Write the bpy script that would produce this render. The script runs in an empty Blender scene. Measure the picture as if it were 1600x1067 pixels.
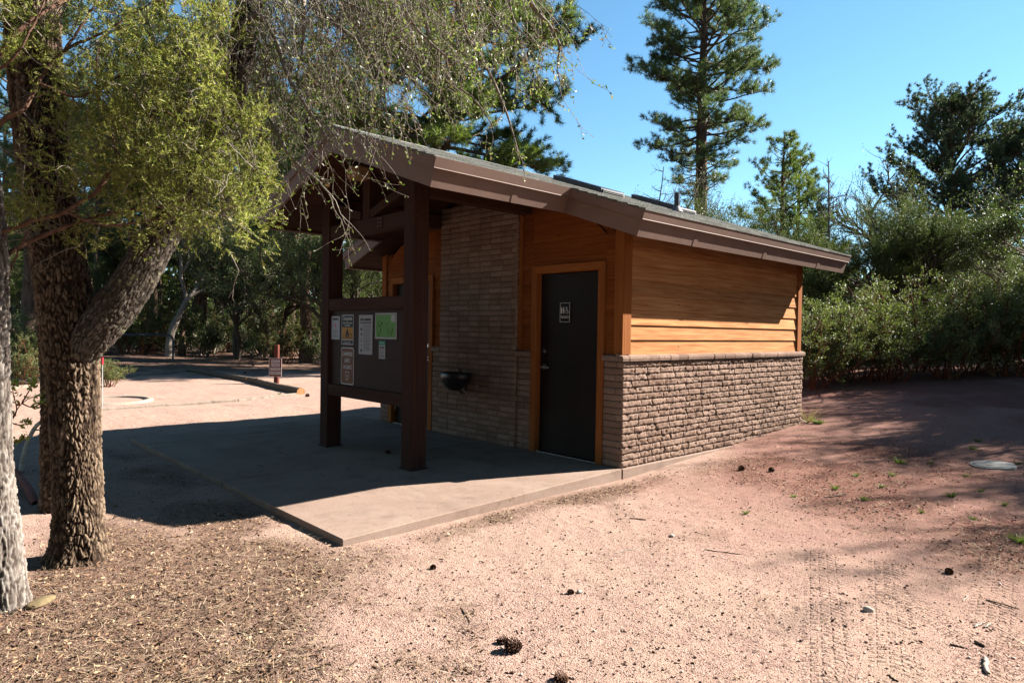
import bpy, bmesh, math, random
import numpy as np
from mathutils import Vector, Matrix
sc = bpy.context.scene
COL = sc.collection
# ------------------------------------------------------------ camera
F_PX, YAW, PITCH, ROLL = 1046.17, 0.8178468, -0.0158363, 0.0159236
CAM = np.array([4.16524, -5.43481, 1.37227])
_fw = np.array([-math.sin(YAW)*math.cos(PITCH), math.cos(YAW)*math.cos(PITCH), math.sin(PITCH)])
_rt = np.array([math.cos(YAW), math.sin(YAW), 0.0]); _up = np.cross(_rt, _fw)
_r2 = _rt*math.cos(ROLL)+_up*math.sin(ROLL); _u2 = -_rt*math.sin(ROLL)+_up*math.cos(ROLL)
cd = bpy.data.cameras.new('camera'); cam = bpy.data.objects.new('camera', cd); COL.objects.link(cam)
cd.sensor_width = 36.0; cd.lens = 36.0*F_PX/1600.0; cd.clip_start = 0.05; cd.clip_end = 3000
cam.matrix_world = Matrix(((_r2[0], _u2[0], -_fw[0], CAM[0]), (_r2[1], _u2[1], -_fw[1], CAM[1]),
                           (_r2[2], _u2[2], -_fw[2], CAM[2]), (0, 0, 0, 1)))
sc.camera = cam
# ------------------------------------------------------------ light
SUN = Vector((0.59, 1.365, 1.0)).normalized()
EL = math.asin(SUN.z); AZ = math.atan2(SUN.x, SUN.y)
w = bpy.data.worlds.new('World'); sc.world = w; w.use_nodes = True
nt = w.node_tree; bg = nt.nodes['Background']
sky = nt.nodes.new('ShaderNodeTexSky'); sky.sky_type = 'NISHITA'; sky.sun_disc = False
sky.sun_elevation = EL; sky.sun_rotation = AZ; sky.altitude = 1500; sky.air_density = 1.0; sky.dust_density = 0.05; sky.ozone_density = 2.0
hs = nt.nodes.new('ShaderNodeHueSaturation'); hs.inputs['Saturation'].default_value = 1.12; hs.inputs['Value'].default_value = 0.94; hs.inputs['Hue'].default_value = 0.484
nt.links.new(sky.outputs[0], hs.inputs['Color']); nt.links.new(hs.outputs[0], bg.inputs['Color'])
bg.inputs['Strength'].default_value = 0.05
sl = bpy.data.lights.new('sun', 'SUN'); sl.energy = 5.0; sl.angle = math.radians(0.53); sl.color = (1.0, 0.93, 0.84)
so = bpy.data.objects.new('sun', sl); COL.objects.link(so); so.rotation_euler = (-SUN).to_track_quat('-Z', 'Y').to_euler()
vs = sc.view_settings; vs.view_transform = 'Standard'; vs.look = 'None'; vs.gamma = 1.0; vs.exposure = 2.3
try:
    sc.cycles.max_bounces = 5; sc.cycles.diffuse_bounces = 1; sc.cycles.glossy_bounces = 2; sc.cycles.transmission_bounces = 2; sc.cycles.transparent_max_bounces = 4
except Exception: pass

# ------------------------------------------------------------ helpers
def rnd(seed): return np.random.default_rng(seed)
def _hash(ix, iy, iz, s):
    h = (ix*374761393 + iy*668265263 + iz*2147483647 + s*1274126177) & 0xffffffff
    h = ((h ^ (h >> 13))*1274126177) & 0xffffffff
    return ((h ^ (h >> 16)) & 0xffff)/65535.0
def vnoise(x, y, z=None, s=0):
    x = np.asarray(x, float); y = np.asarray(y, float); z = np.zeros_like(x) if z is None else np.asarray(z, float)
    ix = np.floor(x).astype(np.int64); iy = np.floor(y).astype(np.int64); iz = np.floor(z).astype(np.int64)
    fx = x-ix; fy = y-iy; fz = z-iz
    fx = fx*fx*(3-2*fx); fy = fy*fy*(3-2*fy); fz = fz*fz*(3-2*fz)
    r = 0
    for a in (0, 1):
        for b in (0, 1):
            for c in (0, 1):
                r = r + _hash(ix+a, iy+b, iz+c, s)*(fx if a else 1-fx)*(fy if b else 1-fy)*(fz if c else 1-fz)
    return r*2-1
def fbm(x, y, z=None, s=0, o=4):
    r = 0; a = 1.0; f = 1.0
    for k in range(o):
        r = r+a*vnoise(x*f, y*f, None if z is None else z*f, s+k*7); a *= .5; f *= 2.03
    return r
def sstep(a, b, x):
    t = np.clip((x-a)/(b-a), 0, 1); return t*t*(3-2*t)

def tag(o, label=None, cat=None, group=None, kind=None):
    if label: o['label'] = label
    if cat: o['category'] = cat
    if group: o['group'] = group
    if kind: o['kind'] = kind
    return o
def empty(name, loc=(0, 0, 0), rz=0, **k):
    o = bpy.data.objects.new(name, None); o.empty_display_size = .2; COL.objects.link(o); o.location = loc; o.rotation_euler = (0, 0, rz)
    return tag(o, **k)
def link(name, me, parent=None, mat=None, loc=None, **k):
    o = bpy.data.objects.new(name, me); COL.objects.link(o)
    if parent is not None: o.parent = parent
    if mat is not None: me.materials.append(mat)
    if loc is not None: o.location = loc
    return tag(o, **k)
def npmesh(name, V, faces, smooth=False, uv=None):
    """V (n,3); faces: list of int arrays (m,k)"""
    me = bpy.data.meshes.new(name); V = np.ascontiguousarray(V, dtype=np.float32)
    me.vertices.add(len(V)); me.vertices.foreach_set('co', V.ravel())
    faces = [np.asarray(f, dtype=np.int32) for f in faces if len(f)]
    nl = sum(f.size for f in faces); npoly = sum(len(f) for f in faces)
    me.loops.add(nl); me.polygons.add(npoly)
    me.loops.foreach_set('vertex_index', np.concatenate([f.ravel() for f in faces]))
    tot = np.concatenate([np.full(len(f), f.shape[1], np.int32) for f in faces])
    st = np.concatenate([[0], np.cumsum(tot)[:-1]]).astype(np.int32)
    me.polygons.foreach_set('loop_start', st); me.polygons.foreach_set('loop_total', tot)
    if smooth: me.polygons.foreach_set('use_smooth', np.ones(npoly, bool))
    me.update(calc_edges=True); me.validate()
    return me
class MB:
    def __init__(s): s.V = []; s.Fq = []; s.Ft = []; s.n = 0; s.Fn = []
    def add(s, V, F):
        V = np.asarray(V, float).reshape(-1, 3)
        for f in F: s.Fn.append([i+s.n for i in f])
        s.V.append(V); s.n += len(V)
    def box(s, x0, x1, y0, y1, z0, z1):
        V = [(x0, y0, z0), (x1, y0, z0), (x1, y1, z0), (x0, y1, z0), (x0, y0, z1), (x1, y0, z1), (x1, y1, z1), (x0, y1, z1)]
        s.add(V, [(0, 3, 2, 1), (4, 5, 6, 7), (0, 1, 5, 4), (1, 2, 6, 5), (2, 3, 7, 6), (3, 0, 4, 7)])
    def prism_y(s, poly, y0, y1):
        """poly: list of (x,z); extruded along y"""
        n = len(poly); V = [(x, y0, z) for x, z in poly]+[(x, y1, z) for x, z in poly]
        s.add(V, [tuple(range(n)), tuple(range(2*n-1, n-1, -1))]+[(i, (i+1) % n, (i+1) % n+n, i+n) for i in range(n)])
    def prism_x(s, poly, x0, x1):
        n = len(poly); V = [(x0, y, z) for y, z in poly]+[(x1, y, z) for y, z in poly]
        s.add(V, [tuple(range(n)), tuple(range(2*n-1, n-1, -1))]+[(i, (i+1) % n, (i+1) % n+n, i+n) for i in range(n)])
    def beam(s, a, b, w_, h_, up=(0, 0, 1)):
        a = Vector(a); b = Vector(b); d = (b-a).normalized(); sd = d.cross(Vector(up)).normalized(); u = sd.cross(d)
        V = []
        for p in (a, b):
            for q in ((-1, -1), (1, -1), (1, 1), (-1, 1)): V.append(p+sd*q[0]*w_/2+u*q[1]*h_/2)
        s.add(V, [(0, 3, 2, 1), (4, 5, 6, 7), (0, 1, 5, 4), (1, 2, 6, 5), (2, 3, 7, 6), (3, 0, 4, 7)])
    def cyl(s, a, b, r0, r1=None, n=12):
        r1 = r0 if r1 is None else r1
        a = Vector(a); b = Vector(b); d = (b-a).normalized(); x = d.orthogonal().normalized(); y = d.cross(x)
        V = [a+(x*math.cos(t)+y*math.sin(t))*r0 for t in [2*math.pi*i/n for i in range(n)]]+[b+(x*math.cos(t)+y*math.sin(t))*r1 for t in [2*math.pi*i/n for i in range(n)]]
        s.add(V, [tuple(range(n-1, -1, -1)), tuple(range(n, 2*n))]+[(i, (i+1) % n, (i+1) % n+n, i+n) for i in range(n)])
    def build(s, name, mat=None, parent=None, bevel=0, smooth=False, **k):
        me = bpy.data.meshes.new(name); V = np.concatenate(s.V); me.from_pydata(V.tolist(), [], s.Fn); me.update()
        bm = bmesh.new(); bm.from_mesh(me); bmesh.ops.recalc_face_normals(bm, faces=bm.faces)
        if bevel: bmesh.ops.bevel(bm, geom=[e for e in bm.edges if e.calc_face_angle(0) > .5], offset=bevel, segments=1, affect='EDGES')
        bm.to_mesh(me); bm.free()
        if smooth:
            for f in me.polygons: f.use_smooth = True
        return link(name, me, parent, mat, **k)
def rel(o, loc):
    """shift mesh so that object sits at loc"""
    o.data.transform(Matrix.Translation(-Vector(loc))); o.location = loc

# tubes ------------------------------------------------
def tubes(paths, sides=6, jitter=0, seed=0):
    """paths: list of (pts(n,3), radii(n)) -> V,F"""
    Vs = []; Fs = []; n0 = 0; g = rnd(seed)
    ang = np.linspace(0, 2*np.pi, sides, endpoint=False); ca, sa = np.cos(ang), np.sin(ang)
    for P, R in paths:
        P = np.asarray(P, float); R = np.asarray(R, float); n = len(P)
        T = np.gradient(P, axis=0); T /= np.linalg.norm(T, axis=1)[:, None]+1e-9
        ref = np.array([0, 0, 1.]) if abs(T[0][2]) < .8 else np.array([1., 0, 0])
        X = np.cross(T, ref); X /= np.linalg.norm(X, axis=1)[:, None]+1e-9; Y = np.cross(T, X)
        rr = R[:, None]*(1+jitter*g.normal(size=(n, sides))) if jitter else R[:, None]*np.ones((1, sides))
        V = P[:, None, :]+rr[:, :, None]*(X[:, None, :]*ca[None, :, None]+Y[:, None, :]*sa[None, :, None])
        Vs.append(V.reshape(-1, 3))
        i = np.arange(n-1)[:, None]*sides; j = np.arange(sides)[None, :]; j2 = (j+1) % sides
        F = np.stack([i+j, i+j2, i+sides+j2, i+sides+j], -1).reshape(-1, 4)+n0
        Fs.append(F); n0 += n*sides
    return np.concatenate(Vs), np.concatenate(Fs)

# materials --------------------------------------------
class NT:
    def __init__(s, name):
        s.m = bpy.data.materials.new(name); s.m.use_nodes = True; s.t = s.m.node_tree; s.n = s.t.nodes
        s.b = s.n['Principled BSDF']; s.out = s.n['Material Output']
    def N(s, typ, **k):
        x = s.n.new(typ)
        for a, v in k.items():
            if a.startswith('i_'): x.inputs[a[2:].replace('_', ' ')].default_value = v
            else: setattr(x, a, v)
        return x
    def L(s, a, b): s.t.links.new(a, b)
    def coord(s, kind='Object', scale=None):
        c = s.N('ShaderNodeTexCoord'); o = c.outputs[kind]
        if scale is not None:
            m = s.N('ShaderNodeMapping'); m.inputs['Scale'].default_value = scale; s.L(o, m.inputs['Vector']); o = m.outputs[0]
        return o
    def noise(s, vec, scale, detail=4, rough=.6, dist=0):
        x = s.N('ShaderNodeTexNoise'); x.inputs['Scale'].default_value = scale; x.inputs['Detail'].default_value = detail
        x.inputs['Roughness'].default_value = rough; x.inputs['Distortion'].default_value = dist
        if vec is not None: s.L(vec, x.inputs['Vector'])
        return x.outputs['Fac']
    def ramp(s, fac, stops, interp='LINEAR'):
        r = s.N('ShaderNodeValToRGB'); cr = r.color_ramp; cr.interpolation = interp
        while len(cr.elements) < len(stops): cr.elements.new(.5)
        for e, (p, c) in zip(cr.elements, stops):
            e.position = p; e.color = (c[0], c[1], c[2], 1) if not isinstance(c, (int, float)) else (c, c, c, 1)
        s.L(fac, r.inputs[0]); return r.outputs[0]
    def mix(s, fac, a, b, mode='MIX'):
        x = s.N('ShaderNodeMix', data_type='RGBA', blend_type=mode)
        for k, v in ((0, fac), (6, a), (7, b)):
            sock = x.inputs[k]
            if isinstance(v, (int, float)): sock.default_value = v if k == 0 else (v, v, v, 1)
            elif isinstance(v, tuple): sock.default_value = (*v, 1)
            else: s.L(v, sock)
        return x.outputs[2]
    def math(s, op, a, b=0.0):
        x = s.N('ShaderNodeMath', operation=op)
        for sock, v in ((x.inputs[0], a), (x.inputs[1], b)):
            if isinstance(v, (int, float)): sock.default_value = v
            else: s.L(v, sock)
        return x.outputs[0]
    def bump(s, h, strength=.5, dist=.01, prev=None):
        x = s.N('ShaderNodeBump'); x.inputs['Strength'].default_value = strength; x.inputs['Distance'].default_value = dist
        s.L(h, x.inputs['Height'])
        if prev is not None: s.L(prev, x.inputs['Normal'])
        return x.outputs[0]
    def fin(s, col=None, rough=.8, normal=None, spec=.3, metal=0):
        if col is not None:
            if isinstance(col, tuple): s.b.inputs['Base Color'].default_value = (*col, 1)
            else: s.L(col, s.b.inputs['Base Color'])
        if isinstance(rough, (int, float)): s.b.inputs['Roughness'].default_value = rough
        else: s.L(rough, s.b.inputs['Roughness'])
        s.b.inputs['Specular IOR Level'].default_value = spec; s.b.inputs['Metallic'].default_value = metal
        if normal is not None: s.L(normal, s.b.inputs['Normal'])
        return s.m
def paint(name, col, rough=.5, var=.15, nscale=6, bump=.15, spec=.08, metal=0):
    t = NT(name); c = t.coord(); n = t.noise(c, nscale, 5, .65)
    lo = tuple(x*(1-var) for x in col); hi = tuple(min(1, x*(1+var)) for x in col)
    return t.fin(t.ramp(n, [(.3, lo), (.7, hi)]), rough, t.bump(t.noise(c, nscale*20, 3), bump, .002), spec, metal)
def wood(name, c0, c1, axis, rough=.6, island=.25, knots=True, gs=1.0):
    """grain runs along the given axis (0,1,2)"""
    t = NT(name); sc_ = [38.0*gs, 38.0*gs, 38.0*gs]; sc_[axis] = 1.6
    geo = t.N('ShaderNodeNewGeometry'); ri = geo.outputs['Random Per Island']
    co = t.coord('Object'); off = t.N('ShaderNodeVectorMath', operation='ADD'); t.L(co, off.inputs[0])
    cmb = t.N('ShaderNodeCombineXYZ')
    for i in range(3): t.L(t.math('MULTIPLY', ri, 17.0+i*5), cmb.inputs[i])
    t.L(cmb.outputs[0], off.inputs[1])
    mp = t.N('ShaderNodeMapping'); mp.inputs['Scale'].default_value = sc_; t.L(off.outputs[0], mp.inputs['Vector'])
    n = t.noise(mp.outputs[0], 1.0, 5, .6, .4)
    col = t.ramp(n, [(.32, c0), (.68, c1)])
    n2 = t.noise(off.outputs[0], 2.2, 3, .5); col = t.mix(t.math('MULTIPLY', n2, .45), col, tuple(x*.72 for x in c0))
    v = t.math('ADD', t.math('MULTIPLY', ri, island), 1-island/2)
    hv = t.N('ShaderNodeHueSaturation'); t.L(v, hv.inputs['Value']); t.L(col, hv.inputs['Color']); col = hv.outputs[0]
    if knots:
        mk = t.N('ShaderNodeMapping'); s3 = [7.0, 7.0, 7.0]; s3[axis] = 3.2; mk.inputs['Scale'].default_value = s3; t.L(off.outputs[0], mk.inputs['Vector'])
        vo = t.N('ShaderNodeTexVoronoi'); vo.inputs['Scale'].default_value = 1.0; t.L(mk.outputs[0], vo.inputs['Vector'])
        k = t.ramp(vo.outputs['Distance'], [(.035, 1.0), (.075, 0.0)]); col = t.mix(k, col, tuple(x*.25 for x in c0))
    return t.fin(col, .8, t.bump(n, .35, .003), .06)
# ------------------------------------------------------------ terrain
def gz0(x, y):
    x = np.asarray(x, float); y = np.asarray(y, float)
    yy = np.maximum(y, 0)
    rise = 0.05*np.minimum(yy, 4.2)+0.088*np.clip(yy-4.2, 0, 12)+0.03*np.clip(yy-16.2, 0, 80)
    wx = sstep(-10, -4.6, x)
    d = np.hypot(x-4, y+5)
    left = 0.012*np.clip(d-22, 0, 100)
    z = -0.108+rise*wx+left*(1-wx)
    z = z+0.035*sstep(-3.3, -4.6, y)*sstep(1.5, -0.5, x)
    return z
def gz(x, y):
    x = np.asarray(x, float); y = np.asarray(y, float)
    d = np.hypot(x-4, y+5)
    nb = 1-0.75*sstep(0.9, 0.0, np.abs(x+0.2)) * sstep(-3.6, -3.2, y)*sstep(4.6, 4.0, y)
    near = np.clip(14/(d+1), 0, 1)
    return gz0(x, y)+nb*(0.014*fbm(x*.9, y*.9, s=3, o=3)+near*(0.005*fbm(x*5, y*5, s=9, o=3)+0.0022*fbm(x*22, y*22, s=19, o=2)))+0.05*sstep(12, 40, d)*fbm(x*.2, y*.2, s=4, o=3)
def zat(x, y): return float(gz(x, y))
def at(px, py, h=0.0):
    """world point where the view ray of photo pixel (px,py) meets the terrain raised by h"""
    d = _fw+_r2*(px-800)/F_PX-_u2*(py-533.5)/F_PX
    t = np.arange(0.8, 160, 0.02); P = CAM+d*t[:, None]
    k = np.argmax(P[:, 2] < gz(P[:, 0], P[:, 1])+h)
    p = P[k]; return Vector((p[0], p[1], float(gz(p[0], p[1]))))
def depth_of(px, D, ):
    """ground point in the direction of photo column px at D metres along the view axis"""
    p = CAM+_fw*D+_r2*(px-800)/F_PX*D; return Vector((p[0], p[1], zat(p[0], p[1])))
def axis(c, n, fine, far):
    t = np.linspace(-1, 1, n); k = 9.0
    return c+np.sign(t)*(np.abs(t)*fine+(np.expm1(np.abs(t)*k)/np.expm1(k))*far)
gx = axis(1.0, 800, 8.0, 420); gy = axis(-1.5, 800, 8.0, 420)
X, Yg = np.meshgrid(gx, gy, indexing='ij'); Zg = gz(X, Yg)
tc = [at(1400, 1060), at(1385, 880)]; td = tc[1]-tc[0]; td.z = 0; tl = td.length; TA = math.atan2(td.y, td.x)
n = len(gx); idx = np.arange(n*n).reshape(n, n)
Fg = np.stack([idx[:-1, :-1], idx[1:, :-1], idx[1:, 1:], idx[:-1, 1:]], -1).reshape(-1, 4)
me = npmesh('ground', np.stack([X, Yg, Zg], -1).reshape(-1, 3), [Fg], smooth=True)
def litter_mask(x, y):
    # pine litter: under the trees at the left, in a drift right of the building, and in the woods
    L = at(160, 905); e = np.exp(-(((x-L.x)/1.25)**2+((y-L.y)/1.15)**2)**1.0)*1.35
    L2 = at(250, 1030); e += np.exp(-(((x-L2.x)/.95)**2+((y-L2.y)/.95)**2))*.95
    for px, py, sx_, sy_, a in ((1320, 770, .62, .85, 1.9), (1180, 722, .4, .7, 1.3), (1570, 850, .4, .8, 1.5), (1400, 715, 1.2, 1.0, 1.2), (1330, 590, 3.5, 1.6, 1.2), (1560, 620, 4, 2.5, .9)):
        q = at(px, py); e += a*np.exp(-(((x-q.x)/sx_)**2+((y-q.y)/sy_)**2))
    d = np.hypot(x-4, y+5); e += 1.3*sstep(24, 34, d)+1.2*sstep(20, 25, d)*sstep(-10, -14, x)
    e += .95*np.exp(-((x-.27)/.17)**2)*sstep(-3.0, -2.2, y)*sstep(1.2, -.2, y)
    e += .55*sstep(.5, .0, np.abs(y+3.5))*sstep(.5, .1, x)*sstep(-6, -5, x)
    return np.clip((e+.5*fbm(x*2.1, y*2.1, s=31, o=4)-.32)*1.2, 0, 1)
rm = sstep(-.2, 1.2, (X-.1)+.35*(Yg-.5)+.5*fbm(X*.8, Yg*.8, s=55, o=3))*sstep(-2.2, 1.2, Yg)
ra_ = me.attributes.new('red', 'FLOAT', 'POINT'); ra_.data.foreach_set('value', rm.reshape(-1).astype(np.float32))
lm = litter_mask(X, Yg).reshape(-1)
at_ = me.attributes.new('litter', 'FLOAT', 'POINT'); at_.data.foreach_set('value', lm.astype(np.float32))
t = NT('pink_gravel'); c = t.coord('Object')
big = t.noise(c, .7, 4, .6); mid = t.noise(c, 9, 5, .7); fin_ = t.noise(c, 140, 3, .7)
vo = t.N('ShaderNodeTexVoronoi'); vo.inputs['Scale'].default_value = 130; t.L(c, vo.inputs['Vector'])
vo2 = t.N('ShaderNodeTexVoronoi'); vo2.inputs['Scale'].default_value = 48; t.L(c, vo2.inputs['Vector'])
base = t.ramp(vo.outputs['Color'], [(0, (.06, .028, .022)), (.22, (.17, .10, .08)), (.6, (.275, .178, .147)), (1, (.40, .31, .265))])
soil = t.ramp(mid, [(.25, (.25, .165, .132)), (.75, (.36, .26, .205))])
col = t.mix(t.ramp(big, [(.35, .25), (.7, .8)]), soil, base)
peb = t.ramp(vo2.outputs['Color'], [(.0, .75), (.12, 0.0)])
col = t.mix(t.math('MULTIPLY', peb, .5), col, (.11, .055, .042))
sm = t.noise(c, 1.7, 5, .7); col = t.mix(t.ramp(sm, [(.45, 0.0), (.75, .45)]), col, (.29, .215, .16))
dk = t.noise(c, 28, 4, .75); col = t.mix(t.ramp(dk, [(.58, 0.0), (.72, .55)]), col, (.10, .052, .04))
la = t.N('ShaderNodeAttribute', attribute_name='litter')
mp = t.N('ShaderNodeMapping'); mp.inputs['Scale'].default_value = (90, 26, 30); mp.inputs['Rotation'].default_value = (0, 0, .7); t.L(c, mp.inputs['Vector'])
ln = t.noise(mp.outputs[0], 1, 5, .7, 1.2)
lit = t.ramp(ln, [(.3, (.035, .022, .016)), (.5, (.115, .068, .05)), (.7, (.21, .145, .105))])
col = t.mix(t.math('MULTIPLY', la.outputs['Fac'], .85), col, lit)
tyr = None; geo_ = t.N('ShaderNodeNewGeometry')
for off, ang in ((0.0, 0.0), (.27, .07), (-.30, -.17), (-.75, .55)):
    m1 = t.N('ShaderNodeVectorMath', operation='SUBTRACT'); t.L(geo_.outputs['Position'], m1.inputs[0]); m1.inputs[1].default_value = (tc[0].x-math.sin(TA)*off, tc[0].y+math.cos(TA)*off, 0)
    rt = t.N('ShaderNodeVectorRotate', rotation_type='Z_AXIS'); t.L(m1.outputs[0], rt.inputs['Vector']); rt.inputs['Angle'].default_value = -(TA+ang)
    sp_ = t.N('ShaderNodeSeparateXYZ'); t.L(rt.outputs[0], sp_.inputs[0]); al, ac = sp_.outputs[0], t.math('ABSOLUTE', sp_.outputs[1])
    lug = t.ramp(t.math('ADD', t.math('MULTIPLY', t.math('SINE', t.math('MULTIPLY', t.math('ADD', al, t.math('MULTIPLY', ac, .55)), 125.0)), .5), .5), [(.35, 0.0), (.7, 1.0)])
    rib = t.ramp(t.math('ADD', t.math('MULTIPLY', t.math('COSINE', t.math('MULTIPLY', ac, 125.0)), .5), .5), [(.05, 0.0), (.35, 1.0)]); h = t.math('MULTIPLY', lug, rib)
    ac = ac; msk = t.math('MULTIPLY', t.math('LESS_THAN', ac, .105), t.math('MULTIPLY', t.math('GREATER_THAN', al, -.9), t.math('LESS_THAN', al, tl*(1.0 if off > -.5 else .8))))
    h = t.math('MULTIPLY', h, msk); tyr = h if tyr is None else t.math('MAXIMUM', tyr, h)
tyr = t.math('MULTIPLY', tyr, t.ramp(t.noise(c, 2.4, 4, .7), [(.42, 0.0), (.56, 1.0)]))
nb = t.bump(vo.outputs['Distance'], .9, .005); nb = t.bump(tyr, 1.0, .03, nb); nb = t.bump(fin_, .9, .006, nb); nb = t.bump(mid, .6, .02, nb); nb = t.bump(ln, .3, .01, nb)
ra = t.N('ShaderNodeAttribute', attribute_name='red'); col = t.mix(t.math('MULTIPLY', ra.outputs['Fac'], 1.0), col, t.mix(.5, col, (.16, .065, .055)))
t.fin(col, 1.0, nb, .0)
link('ground', me, None, t.m, kind='structure')

# ------------------------------------------------------------ concrete slab
t = NT('concrete'); c = t.coord(); a = t.noise(c, 1.3, 6, .65); b = t.noise(c, 60, 4, .7)
col = t.ramp(a, [(.25, (.185, .13, .103)), (.75, (.235, .172, .14))]); col = t.mix(t.ramp(b, [(.35, .5), (.6, 0.0)]), col, (.15, .105, .085))
st = t.noise(c, 3.1, 5, .7); col = t.mix(t.ramp(st, [(.5, 0.0), (.75, .6)]), col, (.10, .072, .058)); s2_ = t.noise(c, .8, 6, .75, 1.5); col = t.mix(t.ramp(s2_, [(.45, 0.0), (.6, .35)]), col, (.26, .20, .165)); s3_ = t.noise(c, 14, 3, .6); col = t.mix(t.ramp(s3_, [(.66, 0.0), (.72, .5)]), col, (.08, .055, .045))
M_conc = t.fin(col, .85, t.bump(b, .25, .003), .02)
def slab_piece(x0a, x0b, x1a, x1b, y0, y1, mb):
    e = .009; V = []
    for (x, y) in ((x0a+e, y0+e), (x1a-e, y0+e), (x1b-e, y1-e), (x0b+e, y1-e)):
        V.append((x, y, .018*min(y, 0)))
    B = [(x, y, -.30) for x, y, z in V]
    mb.add(B+V, [(0, 3, 2, 1), (4, 5, 6, 7), (0, 1, 5, 4), (1, 2, 6, 5), (2, 3, 7, 6), (3, 0, 4, 7)])
mb = MB(); XJ = [-5.26, -4.65, -2.12, 0]; YJ = [-3.18, 0.0]
for i in range(3):
    xa, xb = XJ[i], XJ[i+1]
    if i == 2: slab_piece(xa, xa, .11, .035, -3.18, 0, mb)
    else: slab_piece(xa, xa, xb, xb, -3.18, 0, mb)
mb.build('patio_slab', M_conc, bevel=.006, kind='structure')

# ------------------------------------------------------------ building
ZR, XM, SL = 3.475, -2.26, 0.352            # ridge height, ridge x, roof slope
def zt(x, off=0.0): return ZR-SL*abs(x-XM)-off
B = empty('restroom_building', (-2.25, 2.1, 0), label='small restroom building with split brick base, cedar siding and brown metal trimmed gable roof', cat='building')
BL = Vector(B.location)
def part(mb, name, mat, parent=None, bevel=0, **k):
    o = mb.build(name, mat, None, bevel, **k); o.data.transform(Matrix.Translation(-BL)); o.parent = B if parent is None else parent
    return o
# brick
def brick_mat(name, lo, hi, mort=False):
    t = NT(name); g = t.N('ShaderNodeNewGeometry'); c = t.coord()
    col = t.ramp(g.outputs['Random Per Island'], [(0, lo), (1, hi)])
    n = t.noise(c, 55, 5, .7); col = t.mix(t.ramp(n, [(.35, .6), (.65, 0.0)]), col, tuple(x*.5 for x in lo))
    n2 = t.noise(c, 2.3, 4, .6); col = t.mix(t.ramp(n2, [(.5, 0.0), (.8, .35)]), col, tuple(min(1, x*1.25) for x in hi))
    return t.fin(col, .9, t.bump(n, .6, .004), .02)
M_brick = brick_mat('split_brick', (.155, .102, .078), (.25, .175, .138))
M_mort = paint('mortar', (.12, .078, .06), .95, .2, 30, .3, .1)
def brick_panel(o, u, n, width, z0, z1, rough, seed, ch=.0675, lmin=.11, lmax=.27):
    """bricks with broken faces laid in courses; o origin, u along the wall, n outward"""
    g = rnd(seed); o = np.array(o, float); u = np.array(u, float); n = np.array(n, float); Vs = []; Fs = []; k0 = 0
    rows = int(round((z1-z0)/ch)); ch = (z1-z0)/rows
    for r in range(rows):
        s = 0.0
        while s < width-1e-4:
            L = g.uniform(lmin, lmax)
            if s+L > width-.07: L = width-s
            a, b = s+.0035, s+L-.0035; za, zb = z0+r*ch+.0045, z0+(r+1)*ch-.0045
            nx = max(2, int(L/.016)); ny = 4
            uu = np.linspace(a, b, nx+1); zz = np.linspace(za, zb, ny+1)
            U, Z = np.meshgrid(uu, zz, indexing='ij'); Dp = g.uniform(-.002, .006)+rough*1.1*fbm(U*30-Z*40+seed, Z*50+r*3.1, s=seed, o=3)+rough*.55*g.uniform(-1, 1, U.shape)
            Dp = Dp+rough*.5*np.sin(np.clip((Z-za)/(zb-za)*.6+.4,0,1)*np.pi)
            Dp[0, :] -= rough*.1; Dp[-1, :] -= rough*.1; Dp[:, 0] -= rough*.25
            P = o+U[..., None]*u+Z[..., None]*np.array([0, 0, 1.])+Dp[..., None]*n
            m = (nx+1)*(ny+1); id_ = np.arange(m).reshape(nx+1, ny+1)+k0
            Vs.append(P.reshape(-1, 3)); Fs.append(np.stack([id_[:-1, :-1], id_[1:, :-1], id_[1:, 1:], id_[:-1, 1:]], -1).reshape(-1, 4)); k0 += m
            # rim back to the mortar
            rim = np.concatenate([id_[:, 0], id_[-1, 1:], id_[-2::-1, -1], id_[0, -2:0:-1]])
            RP = np.concatenate([P[:, 0], P[-1, 1:], P[-2::-1, -1], P[0, -2:0:-1]])
            BP = RP-(((RP-o)@n)[:, None]+.025)*n
            q = len(RP); ib = np.arange(q)+k0; Vs.append(BP); k0 += q
            Fs.append(np.stack([rim, ib, np.roll(ib, -1), np.roll(rim, -1)], -1))
            s += L
    return np.concatenate(Vs), np.concatenate(Fs)
def npart(name, VFs, mat, parent=None, smooth=False, **k):
    Vs = []; Fs = []; n0 = 0
    for V, F in VFs: Vs.append(V-np.array(BL)); Fs.append(F+n0); n0 += len(V)
    me = npmesh(name, np.concatenate(Vs), [np.concatenate(Fs)], smooth)
    return link(name, me, B if parent is None else parent, mat, **k)
D = 4.2; BZ = 1.08
P1L, P1R = -3.01, -1.54                         # brick chimney-like panel between the doors
side = brick_panel((0.0, 0, 0), (0, 1, 0), (1, 0, 0), D, 0, BZ, .0085, 5, lmin=.13, lmax=.33)
f1 = brick_panel((-.24, 0, 0), (1, 0, 0), (0, -1, 0), .25, 0, BZ, .002, 6, lmin=.15, lmax=.25)
f2 = brick_panel((P1L, -.03, 0), (1, 0, 0), (0, -1, 0), P1R-P1L, 0, 2.97, .0025, 7, lmin=.19, lmax=.21)
f2s = brick_panel((P1R, -.03, 0), (0, 1, 0), (1, 0, 0), .10, 0, 2.93, .002, 17, lmin=.09, lmax=.1)
f3 = brick_panel((P1R+.001, 0, 0), (1, 0, 0), (0, -1, 0), -1.31-P1R, 0, BZ, .002, 8, lmin=.1, lmax=.2)
f4 = brick_panel((-3.21, 0, 0), (1, 0, 0), (0, -1, 0), .199, 0, BZ, .002, 9, lmin=.1, lmax=.2)
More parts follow.
